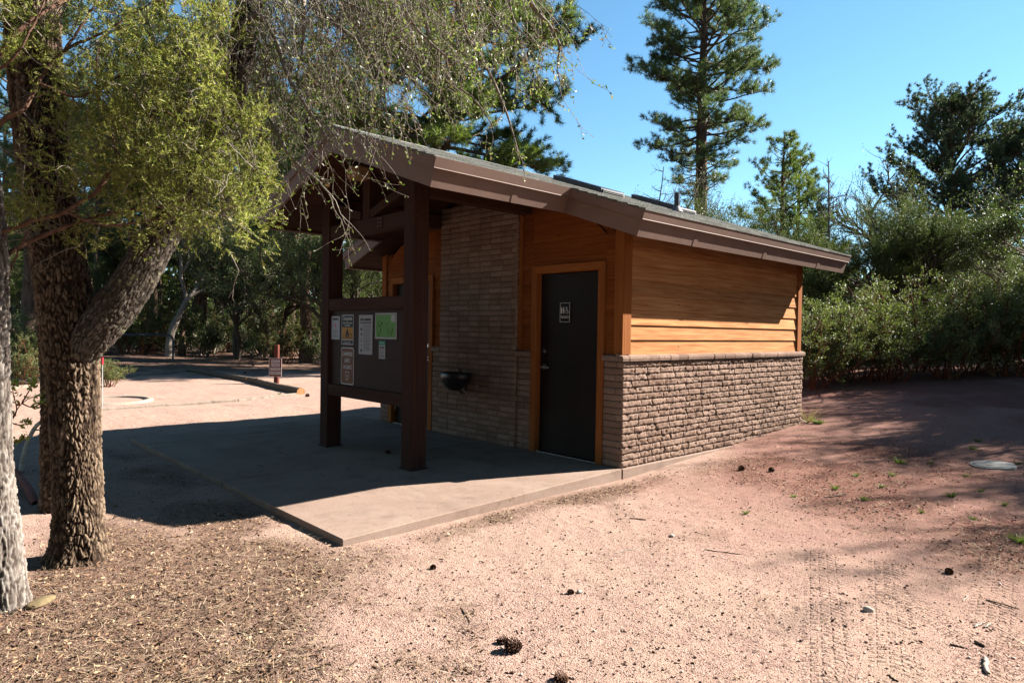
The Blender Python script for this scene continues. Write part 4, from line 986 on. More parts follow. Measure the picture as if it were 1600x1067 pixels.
# unseen trees behind and beside the viewer, added to block sky light
for i, (x, y, m, s) in enumerate(((-3.5, -12.5, jun_a, 1.1), (.5, -12.0, oak_a, 1.1), (4.5, -12.5, jun_b, 1.1), (8.5, -11.5, jun_a, 1.2), (11.5, -9, oak_b, 1.3), (-8, -11, jun_b, 1.1), (-12, -8.5, oak_a, 1.1), (2.5, -15, pine_c, 1.0), (-5.5, -15, pine_c, 1.0), (13.5, -5, jun_b, 1.0), (7, -15, jun_b, 1.3), (-1.5, -14.5, jun_b, 1.3), (-15, -12, jun_a, 1.3), (11.5, -3.5, jun_b, .75), (12, .5, oak_a, .75), (12.8, 4.2, jun_b, .75), (15, 2.2, jun_b, 1.0), (14.5, -2, oak_a, .9), (15.5, 6.5, jun_b, .9))):
    plant(m, 'sky_block_tree', 'tree', (x, y-1.5, zat(x, y)), 'unseen tree of the surrounding wood, added to block sky light', s*1.6, x, 'unseen trees added to block sky light')
# ============================================================ foreground trees
def wp(px, py, D): return CAM+(_fw+_r2*(px-800)/F_PX-_u2*(py-533.5)/F_PX)*D
def spline(pts, n):
    P = np.array(pts, float); t = np.linspace(0, len(P)-1, n); o = []
    for u in t:
        i = min(int(u), len(P)-2); f = u-i; p0 = P[max(i-1, 0)]; p1 = P[i]; p2 = P[i+1]; p3 = P[min(i+2, len(P)-1)]
        o.append(.5*((2*p1)+(-p0+p2)*f+(2*p0-5*p1+4*p2-p3)*f*f+(-p0+3*p1-3*p2+p3)*f**3))
    return np.array(o)
def worley(u, v, s=0, per=None):
    iu = np.floor(u).astype(np.int64); iv = np.floor(v).astype(np.int64); f1 = np.full(u.shape, 9.); f2 = np.full(u.shape, 9.); idc = np.zeros(u.shape)
    for a in (-1, 0, 1):
        for b in (-1, 0, 1):
            cu, cv = iu+a, iv+b; hu = cu % per if per else cu
            d = np.hypot(cu+_hash(hu, cv, 0*cu, s)-u, cv+_hash(hu, cv, 0*cu+1, s)-v); h = _hash(hu, cv, 0*cu+2, s)
            m = d < f1; f2 = np.where(m, f1, np.minimum(f2, d)); idc = np.where(m, h, idc); f1 = np.where(m, d, f1)
    return f1, f2, idc
def bark_tube(pts, rad, nring, nl, plate=(.045, .06), depth=.014, seed=0, furrow=False, flare=0):
    """thick trunk with its bark modelled: plates or long furrows"""
    R = spline([(r, 0, 0) for r in rad], nl)[:, 0]; P = spline(pts, nl); T = norm(np.gradient(P, axis=0))
    X_ = norm(np.cross(T, np.array([.3, 1., .1]))); Y_ = np.cross(T, X_); L = np.concatenate([[0], np.cumsum(np.linalg.norm(np.diff(P, axis=0), axis=1))])
    th = np.linspace(0, 2*np.pi, nring, endpoint=False); A, S = np.meshgrid(th, L, indexing='xy'); per = max(6, int(2*np.pi*R.mean()/plate[0]))
    u = A/(2*np.pi)*per; v = S/plate[1]
    wu = .75*fbm(np.cos(A)*4+9, np.sin(A)*4+S*5, S*6, seed, 3); wv = .8*fbm(np.cos(A)*4, np.sin(A)*4+3, S*6+5, seed+3, 3)
    f1, f2, idc = worley(u+wu, v+wv, seed, per); edge = np.clip((f2-f1)*(3.4 if not furrow else 3.0)-.12, 0, 1)**.8
    h = edge*(.35+.65*idc)+.34*fbm(np.cos(A)*11, np.sin(A)*11, S*40, seed+5, 3)+.2*fbm(np.cos(A)*5, np.sin(A)*5, S*9, seed+15, 2)
    fur = np.clip(np.abs(fbm(np.cos(A)*5, np.sin(A)*5+1, S*2.4, seed+60, 3))*3.2, 0, 1); h = h*(.3+.7*fur) if not furrow else h*(.45+.55*fur)
    g1, g2, _g = worley(u*2.1+wu*1.5+3, v*1.7+wv*1.5, seed+40, None); h = h*.8+.38*np.clip((g2-g1)*2.5, 0, 1)*edge
    low = .035*fbm(np.cos(A)*1.3, np.sin(A)*1.3+2, S*1.8, seed+8, 3)
    rr = R[:, None]*(1+low*1.6)+depth*(h-.6)
    if flare: rr = rr+flare*np.exp(-S/.10)*(1+.35*np.sin(A*5+1))
    V = P[:, None, :]+rr[..., None]*(X_[:, None, :]*np.cos(A)[..., None]+Y_[:, None, :]*np.sin(A)[..., None])
    i = np.arange(nl-1)[:, None]*nring; j = np.arange(nring)[None, :]; j2 = (j+1) % nring
    F = np.stack([i+j, i+j2, i+nring+j2, i+nring+j], -1).reshape(-1, 4); return V.reshape(-1, 3), F, h.reshape(-1)
def bark_obj(name, parent, vfh, mat):
    V, F, h = vfh; L = np.array(parent.location); me = npmesh(name, V-L, [F], False); a = me.attributes.new('plate', 'FLOAT', 'POINT'); a.data.foreach_set('value', np.clip(h, 0, 1).astype(np.float32)); return link(name, me, parent, mat)
def plate_bark(name, c0, c1, c2, lichen=0):
    t = NT(name); a = t.N('ShaderNodeAttribute', attribute_name='plate'); c = t.coord('Object'); n = t.noise(c, 60, 5, .7); n2 = t.noise(c, 5, 4, .6)
    col = t.ramp(a.outputs['Fac'], [(.15, c0), (.5, c1), (.95, c2)]); col = t.mix(t.ramp(n, [(.35, .55), (.6, 0.)]), col, c0); col = t.mix(t.ramp(n2, [(.45, 0.), (.75, .4)]), col, tuple(x*.6 for x in c1))
    if lichen: n3 = t.noise(c, 13, 6, .75); col = t.mix(t.ramp(n3, [(.60, 0.0), (.645, lichen)]), col, (.30, .31, .17))
    return t.fin(col, .95, t.bump(n, .6, .004), .1)
M_plate = plate_bark('checked_bark', (.018, .011, .008), (.085, .057, .037), (.19, .14, .098))
M_furr = plate_bark('furrowed_bark', (.03, .024, .02), (.085, .07, .056), (.16, .135, .11), .9)
M_shag = plate_bark('shaggy_grey_bark', (.04, .03, .025), (.135, .115, .098), (.235, .215, .195))
GF = rnd(321)
# -- oak
b0 = at(120, 868); OK_ = empty('oak_tree', tuple(b0), label='large foreground oak with checked bark, twigs drooping over the porch roof', cat='tree')
D0 = 4.1
tp = [wp(x, y, D) for x, y, D in ((120, 890, 4.1), (122, 850, 4.1), (121, 780, 4.1), (118, 700, 4.1), (114, 600, 4.1), (110, 530, 4.1), (100, 450, 4.1), (88, 370, 4.12), (76, 290, 4.15), (68, 200, 4.2), (62, 100, 4.25), (60, 0, 4.3), (66, -140, 4.4), (80, -330, 4.5))]
bark_obj('trunk', OK_, bark_tube(tp, [.138, .134, .130, .130, .135, .148, .144, .136, .130, .124, .12, .115, .105, .10], 280, 760, (.026, .060), .0145, 3, flare=.085), M_plate)
lp = [wp(x, y, D) for x, y, D in ((108, 580, 4.1), (142, 530, 4.08), (180, 482, 4.1), (215, 432, 4.14), (248, 372, 4.2), (280, 322, 4.25), (312, 268, 4.3), (345, 200, 4.38), (372, 110, 4.45), (392, 0, 4.5), (430, -130, 4.55), (520, -230, 4.6), (640, -280, 4.7))]
bark_obj('limb', OK_, bark_tube(lp, [.08, .110, .120, .114, .108, .102, .097, .092, .086, .08, .07, .055, .04], 200, 560, (.016, .045), .008, 7), M_furr)
# broken stub at the fork
ws = [(np.array([wp(150, 470, 4.02), wp(158, 458, 3.98), wp(162, 452, 3.97)]), np.array([.03, .02, .006]))]
L_ = np.array(OK_.location)
# boughs that leave the frame above and come down over the porch
paths_px = [
 [(392, 0, 4.5), (440, -60, 4.5), (493, 0, 4.5), (524, 35, 4.5), (570, 66, 4.5), (591, 98, 4.5), (601, 140, 4.5), (606, 175, 4.5)],
 [(430, -120, 4.6), (480, -60, 4.7), (528, 0, 4.8), (584, 31, 4.8), (626, 63, 4.8), (657, 91, 4.8), (690, 120, 4.8), (722, 150, 4.8)],
 [(520, -220, 4.6), (600, -90, 4.9), (654, 0, 5.0), (671, 63, 5.0), (689, 105, 5.0), (710, 133, 5.0), (742, 160, 5.0), (775, 205, 5.0)],
 [(640, -270, 4.7), (690, -100, 4.9), (731, 42, 5.0), (755, 87, 5.0), (780, 130, 5.0), (804, 196, 5.0), (815, 235, 5.0)],
 [(640, -270, 4.7), (760, -140, 4.6), (832, 0, 4.6), (864, 42, 4.6), (881, 70, 4.6), (881, 105, 4.6), (886, 130, 4.6)],
 [(372, 60, 4.45), (400, 20, 4.3), (430, 60, 4.2), (452, 120, 4.15), (478, 160, 4.1), (512, 212, 4.1), (520, 235, 4.1)],
 [(345, 200, 4.38), (380, 150, 4.3), (410, 165, 4.2), (432, 194, 4.1), (448, 228, 4.05), (475, 262, 4.05), (500, 285, 4.0), (520, 305, 4.0)],
 [(392, 0, 4.5), (350, -40, 4.4), (340, 20, 4.3), (352, 90, 4.3), (356, 150, 4.25), (350, 215, 4.2)],
 [(372, 110, 4.45), (390, 60, 4.4), (410, 80, 4.4), (420, 150, 4.4), (424, 220, 4.35), (418, 270, 4.3)],
 [(640, -270, 4.7), (620, -60, 4.3), (640, 20, 4.3), (690, 75, 4.3), (740, 100, 4.3)],
 [(520, -220, 4.6), (560, -80, 5.3), (600, 10, 5.4), (620, 90, 5.4), (665, 150, 5.4)],
 [(640, -270, 4.7), (700, -160, 5.2), (780, -60, 5.2), (800, 30, 5.2), (830, 70, 5.2)],
 [(430, -120, 4.6), (470, -20, 4.2), (470, 70, 4.2), (462, 130, 4.2), (480, 190, 4.2)]]
boughs = []
for i, pp in enumerate(paths_px):
    P = spline([wp(*q) for q in pp], 26); P[1:] += np.cumsum(GF.normal(size=(25, 3))*.004, 0); r = .022 if i < 6 else .017
    boughs.append((P, np.linspace(r, .004, 26)))
V, F = tubes(boughs, 7); ob = link('bough', npmesh('bough', V-L_, [F], True), OK_, M_twig)
V, F = tubes(ws, 8); link('stub', npmesh('stub', V-L_, [F], True), OK_, M_furr)
tw = []; LP = []; LD = []
def droop(p, L, r, lean, lev=0):
    d = norm(np.array([GF.normal()*.35, GF.normal()*.35, -.55])+lean); P, e = path(p, d, L, 9, GF, .16, (lean[0]*.4, lean[1]*.4, -.55)); tw.append((P, np.linspace(r, .0012, 10)))
    for k in (range(2, 10) if lev else range(4, 10)):
        if GF.uniform() < .3: LP.append(P[k]); LD.append(norm(GF.normal(size=3)+np.array([0, 0, -.2])))
    LP.append(P[-1]); LD.append(norm(e+GF.normal(size=3)*.6))
    if lev < 2:
        for k in range(3 if lev == 0 else 2):
            j = GF.integers(2, 9); droop(P[j], L*GF.uniform(.25, .55), r*.6, norm(GF.normal(size=3))*.5, lev+1)
rvec = _r2
# overhead mesh of boughs just above the frame from which the bare twigs hang
for k in range(400):
    u = GF.uniform()**1.5; px = 335+u*520; py = GF.uniform(-150, 30); D = GF.uniform(4.0, 5.6); p = wp(px, py, D)
    L = GF.uniform(.5, 1.15)*(1.25-.65*u); droop(p, L, .0036, rvec*GF.uniform(-.05, .45))
for P, R in boughs:
    for k in range(13):
        j = GF.integers(5 if len(P) > 8 else 2, len(P)); L = GF.uniform(.12, .45); droop(P[j], L, .003, rvec*GF.uniform(-.2, .6), 1)
V, F = tubes(tw, 3); tw_o = link('twigs', npmesh('twigs', V-L_, [F], True), OK_, M_twig)
LP = np.array(LP); LD = np.array(LD)
V, F = leaves(LP, LD, .026*GF.uniform(.6, 1.3, len(LP)), .012*GF.uniform(.7, 1.2, len(LP)), GF); link('leaves', npmesh('leaves', V-L_, [F]), OK_, M_oakf)
# -- dark trunk behind the oak
b1 = at(97, 795); OB = empty('dark_trunk_tree', tuple(b1), label='shaded dark trunk just behind and left of the large oak', cat='tree')
D1 = float((np.array(b1)-CAM)@_fw)
tp = [wp(x, y, D1) for x, y in ((97, 815), (96, 780), (95, 700), (94, 620), (88, 520), (74, 400), (52, 260), (34, 120), (26, 0), (22, -160))]
bark_obj('trunk', OB, bark_tube(tp, [.145, .14, .135, .13, .125, .12, .11, .10, .09, .08], 90, 260, (.03, .045), .015, 23, flare=.05), M_plate)
# -- grey shaggy juniper at the left edge
b2 = at(6, 948); JU = empty('juniper_tree', tuple(b2), label='juniper with pale grey shaggy trunk at the left edge and yellow green sprays', cat='tree')
D2 = float((np.array(b2)-CAM)@_fw)
tp = [wp(x, y, D2) for x, y in ((8, 975), (4, 940), (-4, 850), (-14, 750), (-20, 650), (-22, 550), (-22, 450), (-26, 340), (-40, 200), (-60, 40), (-70, -140))]
bark_obj('trunk', JU, bark_tube(tp, [.11, .105, .10, .095, .098, .098, .095, .09, .08, .07, .06], 110, 420, (.016, .11), .013, 33, flare=.03), M_shag)
L2 = np.array(JU.location); jb = [];
jp = [[(-40, 355, D2), (0, 362, 3.4), (45, 345, 3.45), (100, 330, 3.5), (150, 300, 3.55), (185, 262, 3.6), (215, 235, 3.7), (250, 170, 3.8), (262, 110, 3.85)],
      [(-45, 250, D2), (0, 190, 3.4), (40, 170, 3.45), (62, 130, 3.5), (100, 80, 3.55), (150, 60, 3.6), (220, 20, 3.7), (300, -30, 3.8)],
      [(-50, 150, D2), (40, 40, 3.5), (120, -10, 3.7), (220, -60, 3.9), (330, -90, 4.0)],
      [(-20, 420, D2), (40, 380, 3.6), (110, 350, 3.7), (180, 330, 3.8), (250, 320, 3.9), (320, 300, 3.9), (375, 280, 3.9)],
      [(62, 130, 3.5), (120, 150, 3.6), (190, 120, 3.7), (270, 125, 3.75), (330, 130, 3.8)],
      [(150, 300, 3.55), (200, 240, 3.6), (270, 245, 3.65), (330, 235, 3.7), (395, 215, 3.75)],
      [(100, 330, 3.5), (160, 350, 3.55), (230, 345, 3.6), (290, 330, 3.65), (340, 335, 3.7)],
      [(-50, 120, D2), (10, 100, 3.3), (60, 30, 3.35), (90, -60, 3.4)],
      [(-20, 500, D2), (20, 420, 3.5), (50, 370, 3.5)], [(100, 80, 3.55), (140, 20, 3.6), (180, -60, 3.7)], [(185, 262, 3.6), (170, 200, 3.65), (150, 130, 3.7), (160, 60, 3.8)], [(250, 170, 3.8), (300, 190, 3.85), (350, 160, 3.9), (360, 110, 3.95)]]
for i, pp in enumerate(jp):
    P = spline([wp(*q) for q in pp], 24); P[1:] += np.cumsum(GF.normal(size=(23, 3))*.003, 0); jb.append((P, np.linspace(.015 if i < 4 else .008, .003, 24)))
V, F = tubes(jb, 8, .06); link('bough', npmesh('bough', V-L2, [F], True), JU, bark_mat('juniper_branch', (.05, .026, .018), (.17, .10, .07), 30, 30))
allp = np.concatenate([P for P, R in jb]); C = []; Dv = []; tws = []
def dens(px, py):
    """how thick the sprays are at a place of the crown"""
    v = 0
    for (cx, cy, rx, ry, a) in ((225, 60, 150, 110, .95), (230, 190, 150, 90, 1.0), (285, 270, 135, 95, 1.1), (140, 300, 100, 70, .45), (30, 60, 60, 90, .2), (20, 330, 55, 90, .4), (300, 110, 60, 100, .7), (385, 250, 35, 70, .8), (345, 345, 70, 45, .5), (60, 480, 50, 60, .12)):
        v += a*math.exp(-(((px-cx)/rx)**2+((py-cy)/ry)**2)**2)
    v *= .45+.9*float(vnoise(np.array([px/42.]), np.array([py/42.]), s=5)[0]*.5+.5)
    return min(v, 1.0)
tries = 0
while len(C) < 430 and tries < 9000:
    tries += 1; px, py = GF.uniform(-30, 430), GF.uniform(-60, 520)
    if GF.uniform() > dens(px, py): continue
    if px < 125 and 380 < py: continue
    D = 3.55+GF.uniform(-.2, .75); c = wp(px, py, D); j = np.argmin(((allp-c)**2).sum(1)); b = allp[j]; L = np.linalg.norm(c-b)
    mid = (b+c)/2+GF.normal(size=3)*L*.08-np.array([0, 0, .05*L]); tws.append((spline([b, mid, c], 7), np.linspace(.0035, .0015, 7))); C.append(c); Dv.append(norm(c-b+np.array([0, 0, .04])+GF.normal(size=3)*.05))
for _ in range(230):
    px, py = GF.uniform(-20, 410), GF.uniform(-40, 400)
    if GF.uniform() > dens(px, py)+.15: continue
    c = wp(px, py, 3.5+GF.uniform(-.1, .6)); P, e = path(c, GF.normal(size=3)+np.array([0, 0, -.2]), GF.uniform(.12, .4), 7, GF, .3); tws.append((P, np.linspace(.0035, .0012, 8)))
    Q, e = path(P[4], e+GF.normal(size=3)*.6, .12, 4, GF, .3); tws.append((Q, np.linspace(.002, .001, 5)))
V, F = tubes(tws, 3); link('twigs', npmesh('twigs', V-L2, [F], True), JU, M_twig)
C = np.array(C); Dv = np.array(Dv); k = 14
Cc = np.repeat(C, k, 0); Dd = norm(np.repeat(Dv, k, 0)*.9+GF.normal(size=Cc.shape)*.62+np.array([0, 0, .1])); Cc = Cc+GF.normal(size=Cc.shape)*.038-np.repeat(Dv, k, 0)*GF.uniform(0, .09, (len(Cc), 1))
V1, F1 = sprays(Cc, Dd, 13, .08, .023, .0068, GF)
link('foliage', npmesh('foliage', V1-L2, [F1]), JU, M_junf)
# -- dead curved branch and the red root at the foot of the trees
M_deadw = bark_mat('bleached_wood', (.28, .24, .2), (.5, .46, .4), 6, 40, 0, .3); M_root = bark_mat('red_root', (.12, .04, .03), (.26, .11, .09), 8, 60)
q = at(32, 735); Dq = float((np.array(q)-CAM)@_fw); P = spline([wp(x, y, Dq) for x, y in ((32, 742), (37, 712), (46, 684), (58, 664), (72, 656), (88, 655))], 26)
q2 = [wp(x, y, Dq+.02) for x, y in ((56, 672), (70, 670), (84, 668))]
V, F = tubes([(P, np.linspace(.024, .015, 26)), (spline(q2, 6), np.linspace(.008, .004, 6))], 9, .06); o = link('dead_branch', npmesh('dead_branch', V, [F], True), None, M_deadw, label='bleached bent dead branch arching between the grey trunk and the large oak', cat='branch'); rel(o, tuple(P[0]))
P = spline([tuple(at(x, y)+Vector((0, 0, h))) for x, y, h in ((14, 742, .10), (28, 758, .09), (42, 772, .06), (56, 788, .0))], 14)
V, F = tubes([(P, np.linspace(.028, .032, 14))], 9, .05); o = link('red_root', npmesh('red_root', V, [F], True), None, M_root, label='short reddish root lying on the litter between the foreground trunks', cat='root'); rel(o, tuple(P[0]))
# -- manzanita sprig with red leaves by the grey trunk
sp = at(28, 790); SP = empty('manzanita_sprig', tuple(sp), label='small sprig with green and red leaves beside the grey trunk', cat='plant'); Ls = np.array(sp); Dq = float((np.array(sp)-CAM)@_fw)
st = []; C = []; Dv = []
for pp in (((26, 795), (20, 740), (10, 700), (16, 660), (34, 630), (56, 618), (70, 612)), ((10, 700), (24, 690), (38, 684)), ((16, 660), (26, 640), (20, 612), (24, 596)), ((34, 630), (48, 606), (52, 598)), ((34, 630), (50, 636), (66, 628)), ((16, 660), (32, 664), (46, 658))):
    P = spline([wp(x, y, Dq-.25) for x, y in pp], 12); st.append((P, np.linspace(.006, .002, 12)))
    for k in range(5, 12): C.append(P[k]); Dv.append(P[k]-P[k-1])
V, F = tubes(st, 5); link('stems', npmesh('stems', V-Ls, [F], True), SP, M_barkr)
C = np.repeat(np.array(C), 4, 0); Dv = norm(norm(np.repeat(np.array(Dv), 4, 0))+GF.normal(size=C.shape)*.8+np.array([0, 0, .3])); C += GF.normal(size=C.shape)*.012
t_ = leaf_mat('sprig_leaves', [(.12, .2, .03), (.2, .28, .05), (.3, .34, .08), (.34, .10, .06)], .45, .4, .4); V, F = leaves(C, Dv, .036, .017, GF); link('leaves', npmesh('leaves', V-Ls, [F]), SP, t_)
# ============================================================ things on the ground
GG = rnd(808)
M_log = bark_mat('weathered_log', (.06, .042, .03), (.15, .115, .085), 30, 6, 0, .5); M_cut = paint('cut_wood', (.38, .20, .09), .8, .2, 12, .2)
M_tim = bark_mat('grey_timber', (.13, .10, .08), (.26, .21, .17), 8, 8, 0, .4)
def log_between(name, a, b, r0, r1, label, cut=False, mat=None, sink=.35, n=22):
    a = Vector(a); b = Vector(b); P = []
    for i in range(n+1):
        p = a.lerp(b, i/n); P.append((p.x, p.y, zat(p.x, p.y)+r0*(1-sink)))
    P = np.array(P); P[:, 2] = np.convolve(np.pad(P[:, 2], 4, 'edge'), np.ones(9)/9, 'valid')
    root = empty(name, tuple(P[0]), label=label, cat='log' if 'log' in name else 'timber')
    V, F = tubes([(P, np.linspace(r0, r1, n+1))], 14, .035, int(abs(a.x)*10)); link('round_side', npmesh('round_side', V-P[0], [F], True), root, mat or M_log)
    for i, R, s in ((0, r0, 1), (-1, r1, -1)):
        d = norm(P[1]-P[0])*s; mb = MB(); c = P[i]-P[0]; mb.cyl(tuple(c+d*.01), tuple(c-d*.006), R*.99, n=14); mb.build('cut_end', M_cut, root)
    return root
A1, A2, A3 = at(297, 580), at(388, 596), at(470, 616)
log_between('border_log', A1, A2, .075, .08, 'far weathered round log bordering the tent pad behind the sign post')
log_between('border_log', A2+Vector((.05, 0, 0)), A3, .085, .09, 'near weathered round log with an orange cut end, pointing toward the porch')
def timber(pts, wdt, hgt, label):
    root = None
    P = [at(*p) for p in pts]; mb = MB(); o = P[0]
    for a, b in zip(P[:-1], P[1:]):
        n = max(2, int((b-a).length/.8))
        for i in range(n):
            p, q = a.lerp(b, i/n), a.lerp(b, (i+1)/n); p = Vector((p.x, p.y, zat(p.x, p.y)+hgt*.2)); q = Vector((q.x, q.y, zat(q.x, q.y)+hgt*.2))
            mb.beam(p-o, q-o, wdt, hgt)
    ob = mb.build('edging_timber', M_tim, None, .006); ob.location = o; tag(ob, label, 'timber'); return ob
timber(((463, 617), (370, 627), (290, 633), (225, 637), (100, 645)), .11, .06, 'pale half buried edging timber running left from the log end across the gravel')
timber(((292, 580), (230, 585), (160, 592), (60, 603), (-60, 612)), .13, .08, 'far half buried edging timber along the path behind the oak trunk')
# concrete ring
c = at(166, 627); mb = MB(); R1, R0 = .80, .69; N = 48; Vv = []; Ff = []
for i in range(N):
    a = 2*math.pi*i/N
    for r, z in ((R1+.02, -.10), (R1, .028), (R1-.02, .038), (R0+.02, .038), (R0, .028), (R0-.01, -.10)): Vv.append((r*math.cos(a), r*math.sin(a), z))
    for j in range(5): Ff.append((i*6+j, ((i+1) % N)*6+j, ((i+1) % N)*6+j+1, i*6+j+1))
mb.add(Vv, Ff); o = mb.build('concrete_ring', paint('pale_concrete', (.22, .18, .145), .9, .15, 5, .3), None, smooth=True); o.location = c; tag(o, 'low round concrete ring set in the gravel right of the oak trunk', 'ring')
# pipe barrier
M_pb = paint('dark_blue_paint', (.03, .048, .075), .4, .15, 5, .05, .5)
a = at(110, 566); b = at(270, 563); d = (b-a); d.z = 0; L = d.length; d.normalize(); H = .99; r = .037
pts = [(0, -.3), (0, H-.28), (.03, H-.12), (.12, H-.03), (.28, H)]+[(x, H) for x in np.linspace(.5, L-.5, 5)]+[(L-.28, H), (L-.12, H-.03), (L-.03, H-.12), (L, H-.28), (L, -.3)]
P = spline([(d.x*x, d.y*x, z) for x, z in pts], 90); V, F = tubes([(P, np.full(90, r))], 12); o = link('pipe_barrier', npmesh('pipe_barrier', V, [F], True), None, M_pb, label='dark blue steel pipe barrier with a rounded corner standing by the path', cat='barrier'); o.location = a
# sign post
M_pr = paint('red_brown_stain', (.085, .027, .019), .7, .25, 9, .2); M_sb = paint('sign_red_brown', (.11, .03, .02), .5, .08, 5, 0)
p = at(432, 600); SPo = empty('sign_post', tuple(p), math.radians(44), label='short red brown wooden post with a small white lined notice beyond the logs', cat='sign post')
mb = MB(); mb.box(-.055, .055, -.055, .055, -.2, 1.03); mb.build('post', M_pr, SPo, .008)
mb = MB(); mb.box(-.165, .165, -.082, -.058, .20, .68); bd = mb.build('sign_board', M_pr, SPo, .005)
mb = MB(); mb.box(-.155, .155, -.0855, -.083, .21, .67); mb.build('sign_face', M_sb, bd)
mb = MB();
for (x0, x1, z0, z1) in ((-.165, .165, .672, .682), (-.165, .165, .198, .208), (-.167, -.157, .21, .67), (.157, .167, .21, .67)): mb.box(x0, x1, -.088, -.0835, z0, z1)
mb.build('rim', Wt, bd)
for (x0, x1, z0, z1) in ((-.115, .115, .565, .635), (-.115, .115, .465, .54), (-.14, .14, .365, .43), (-.14, .14, .255, .33)):
    mb = MB(); mb.box(x0, x1, -.0885, -.086, z0, z1); mb.build('white_panel', Wt, bd)
    mb = MB(); x = x0+.012
    while x < x1-.02: wd = GG.uniform(.008, .02); mb.box(x, x+wd, -.0905, -.0888, z0+.018, z1-.018); x += wd+GG.uniform(.006, .014)
    mb.build('worn_letters', M_sb, bd)
# marker stake
M_sp_ = paint('stake_white', (.3, .3, .3), .6)
M_red = paint('red_marker', (.35, .03, .05), .5, .05, 4, 0); p = at(159.5, 640); ST = empty('marker_stake', tuple(p), label='thin white marker stake with a red top right beside the oak trunk', cat='stake')
mb = MB(); mb.cyl((0, 0, -.1), (0, 0, .78), .008, n=10); mb.build('pole', M_sp_, ST); mb = MB(); mb.cyl((0, 0, .78), (0, 0, .90), .016, n=10); mb.build('red_cap', M_red, ST)
# round lid
p = at(1551, 729); D = float((np.array(p)-CAM)@_fw); r = 30*D/F_PX; mb = MB()
mb.cyl((0, 0, -.15), (0, 0, .022), r, n=40); mb.cyl((0, 0, .022), (0, 0, .028), r*.86, r*.84, n=40); mb.box(-.035, .035, -r*.5, -r*.38, .026, .032)
o = mb.build('utility_lid', paint('lid_concrete', (.23, .225, .205), .85, .2, 9, .3), None, .004); o.location = p; o.rotation_euler = (math.radians(4), math.radians(-3), 0); tag(o, 'round pale concrete utility lid set in the slope at the right', 'lid')
# pine cones
def cone_mesh(seed, ln, wd):
    g = rnd(seed); mb = MB(); N = 90
    for k in range(N):
        f = (k+.5)/N; a = k*2.39996; z = ln*(f-.5); r = wd*.5*math.sin(math.pi*min(1, f*.92+.06))**.7
        c_ = Vector((math.cos(a)*r*.45, math.sin(a)*r*.45, z)); o_ = Vector((math.cos(a), math.sin(a), .35+.5*f)).normalized(); s_ = Vector((-math.sin(a), math.cos(a), 0)); L = r*.75+.004; w_ = ln*.085
        tip = c_+o_*L; n_ = o_.cross(s_)
        mb.add([c_-s_*w_*.3, c_+s_*w_*.3, tip+s_*w_*.75, tip+o_*w_*.35, tip-s_*w_*.75, c_+n_*w_*.25, tip+n_*w_*.35], [(0, 1, 2, 3, 4), (5, 6, 2), (5, 2, 1), (5, 0, 4), (5, 4, 6), (6, 3, 2), (6, 4, 3)])
    mb.cyl((0, 0, -ln*.45), (0, 0, ln*.45), wd*.22, wd*.1, n=8)
    o = mb.build('pine_cone', None); me = o.data; bpy.data.objects.remove(o); return me
M_cone = paint('cone_brown', (.055, .028, .018), .85, .4, 60, .2)
cm = cone_mesh(1, .095, .085); cm.materials.append(M_cone); cs = cone_mesh(2, .055, .035); cs.materials.append(M_cone)
def put(me, name, px, py, s, label, cat, h=.03, rot=None, group=None):
    p = at(px, py); o = bpy.data.objects.new(name, me); COL.objects.link(o); o.location = (p.x, p.y, p.z+h*s); o.scale = (s, s, s); o.rotation_euler = rot or (GG.uniform(1.2, 1.9), GG.uniform(-.3, .3), GG.uniform(0, 6.28)); tag(o, label, cat, group); return o
put(cm, 'pine_cone', 803, 1018, .82, 'big open pine cone lying near the bottom centre of the photo', 'pine cone', .030)
put(cs, 'pine_cone', 784, 1006, .95, 'small slim pine cone just behind the big open one', 'pine cone', .012)
put(cm, 'pine_cone', 878, 1066, .62, 'broken pine cone cut by the bottom edge of the photo', 'pine cone', .02)
put(cs, 'pine_cone', 891, 929, .75, 'dark broken cone piece on the gravel straight above the big pine cone', 'pine cone', .012)
put(cm, 'pine_cone', 598, 722, .6, 'pine cone lying on the shaded slab left of the near post', 'pine cone', .12, group=None).location = (-2.23, -1.32, .018*-1.32+.018)
put(cm, 'pine_cone', 1206, 737, .62, 'pine cone in the needle litter right of the side wall', 'pine cone', .026)
put(cm, 'pine_cone', 1158, 735, .66, 'pine cone nearest the side wall footing', 'pine cone', .026)
put(cm, 'pine_cone', 1482, 896, .5, 'small pine cone on the gravel below the utility lid', 'pine cone', .026)
put(cs, 'pine_cone', 677, 889, .8, 'flattened dark cone on the gravel below the slab corner', 'pine cone', .012)
for px, py, s, lb in ((193, 578, 1.0, 'pine cone on the path left of the far log'), (480, 620, .9, 'pine cone beside the orange cut log end'), (396, 572, .9, 'pine cone on the shaded path behind the logs'), (383, 584, .8, 'pine cone on the far side of the near log')): put(cm, 'pine_cone', px, py, s, lb, 'pine cone')
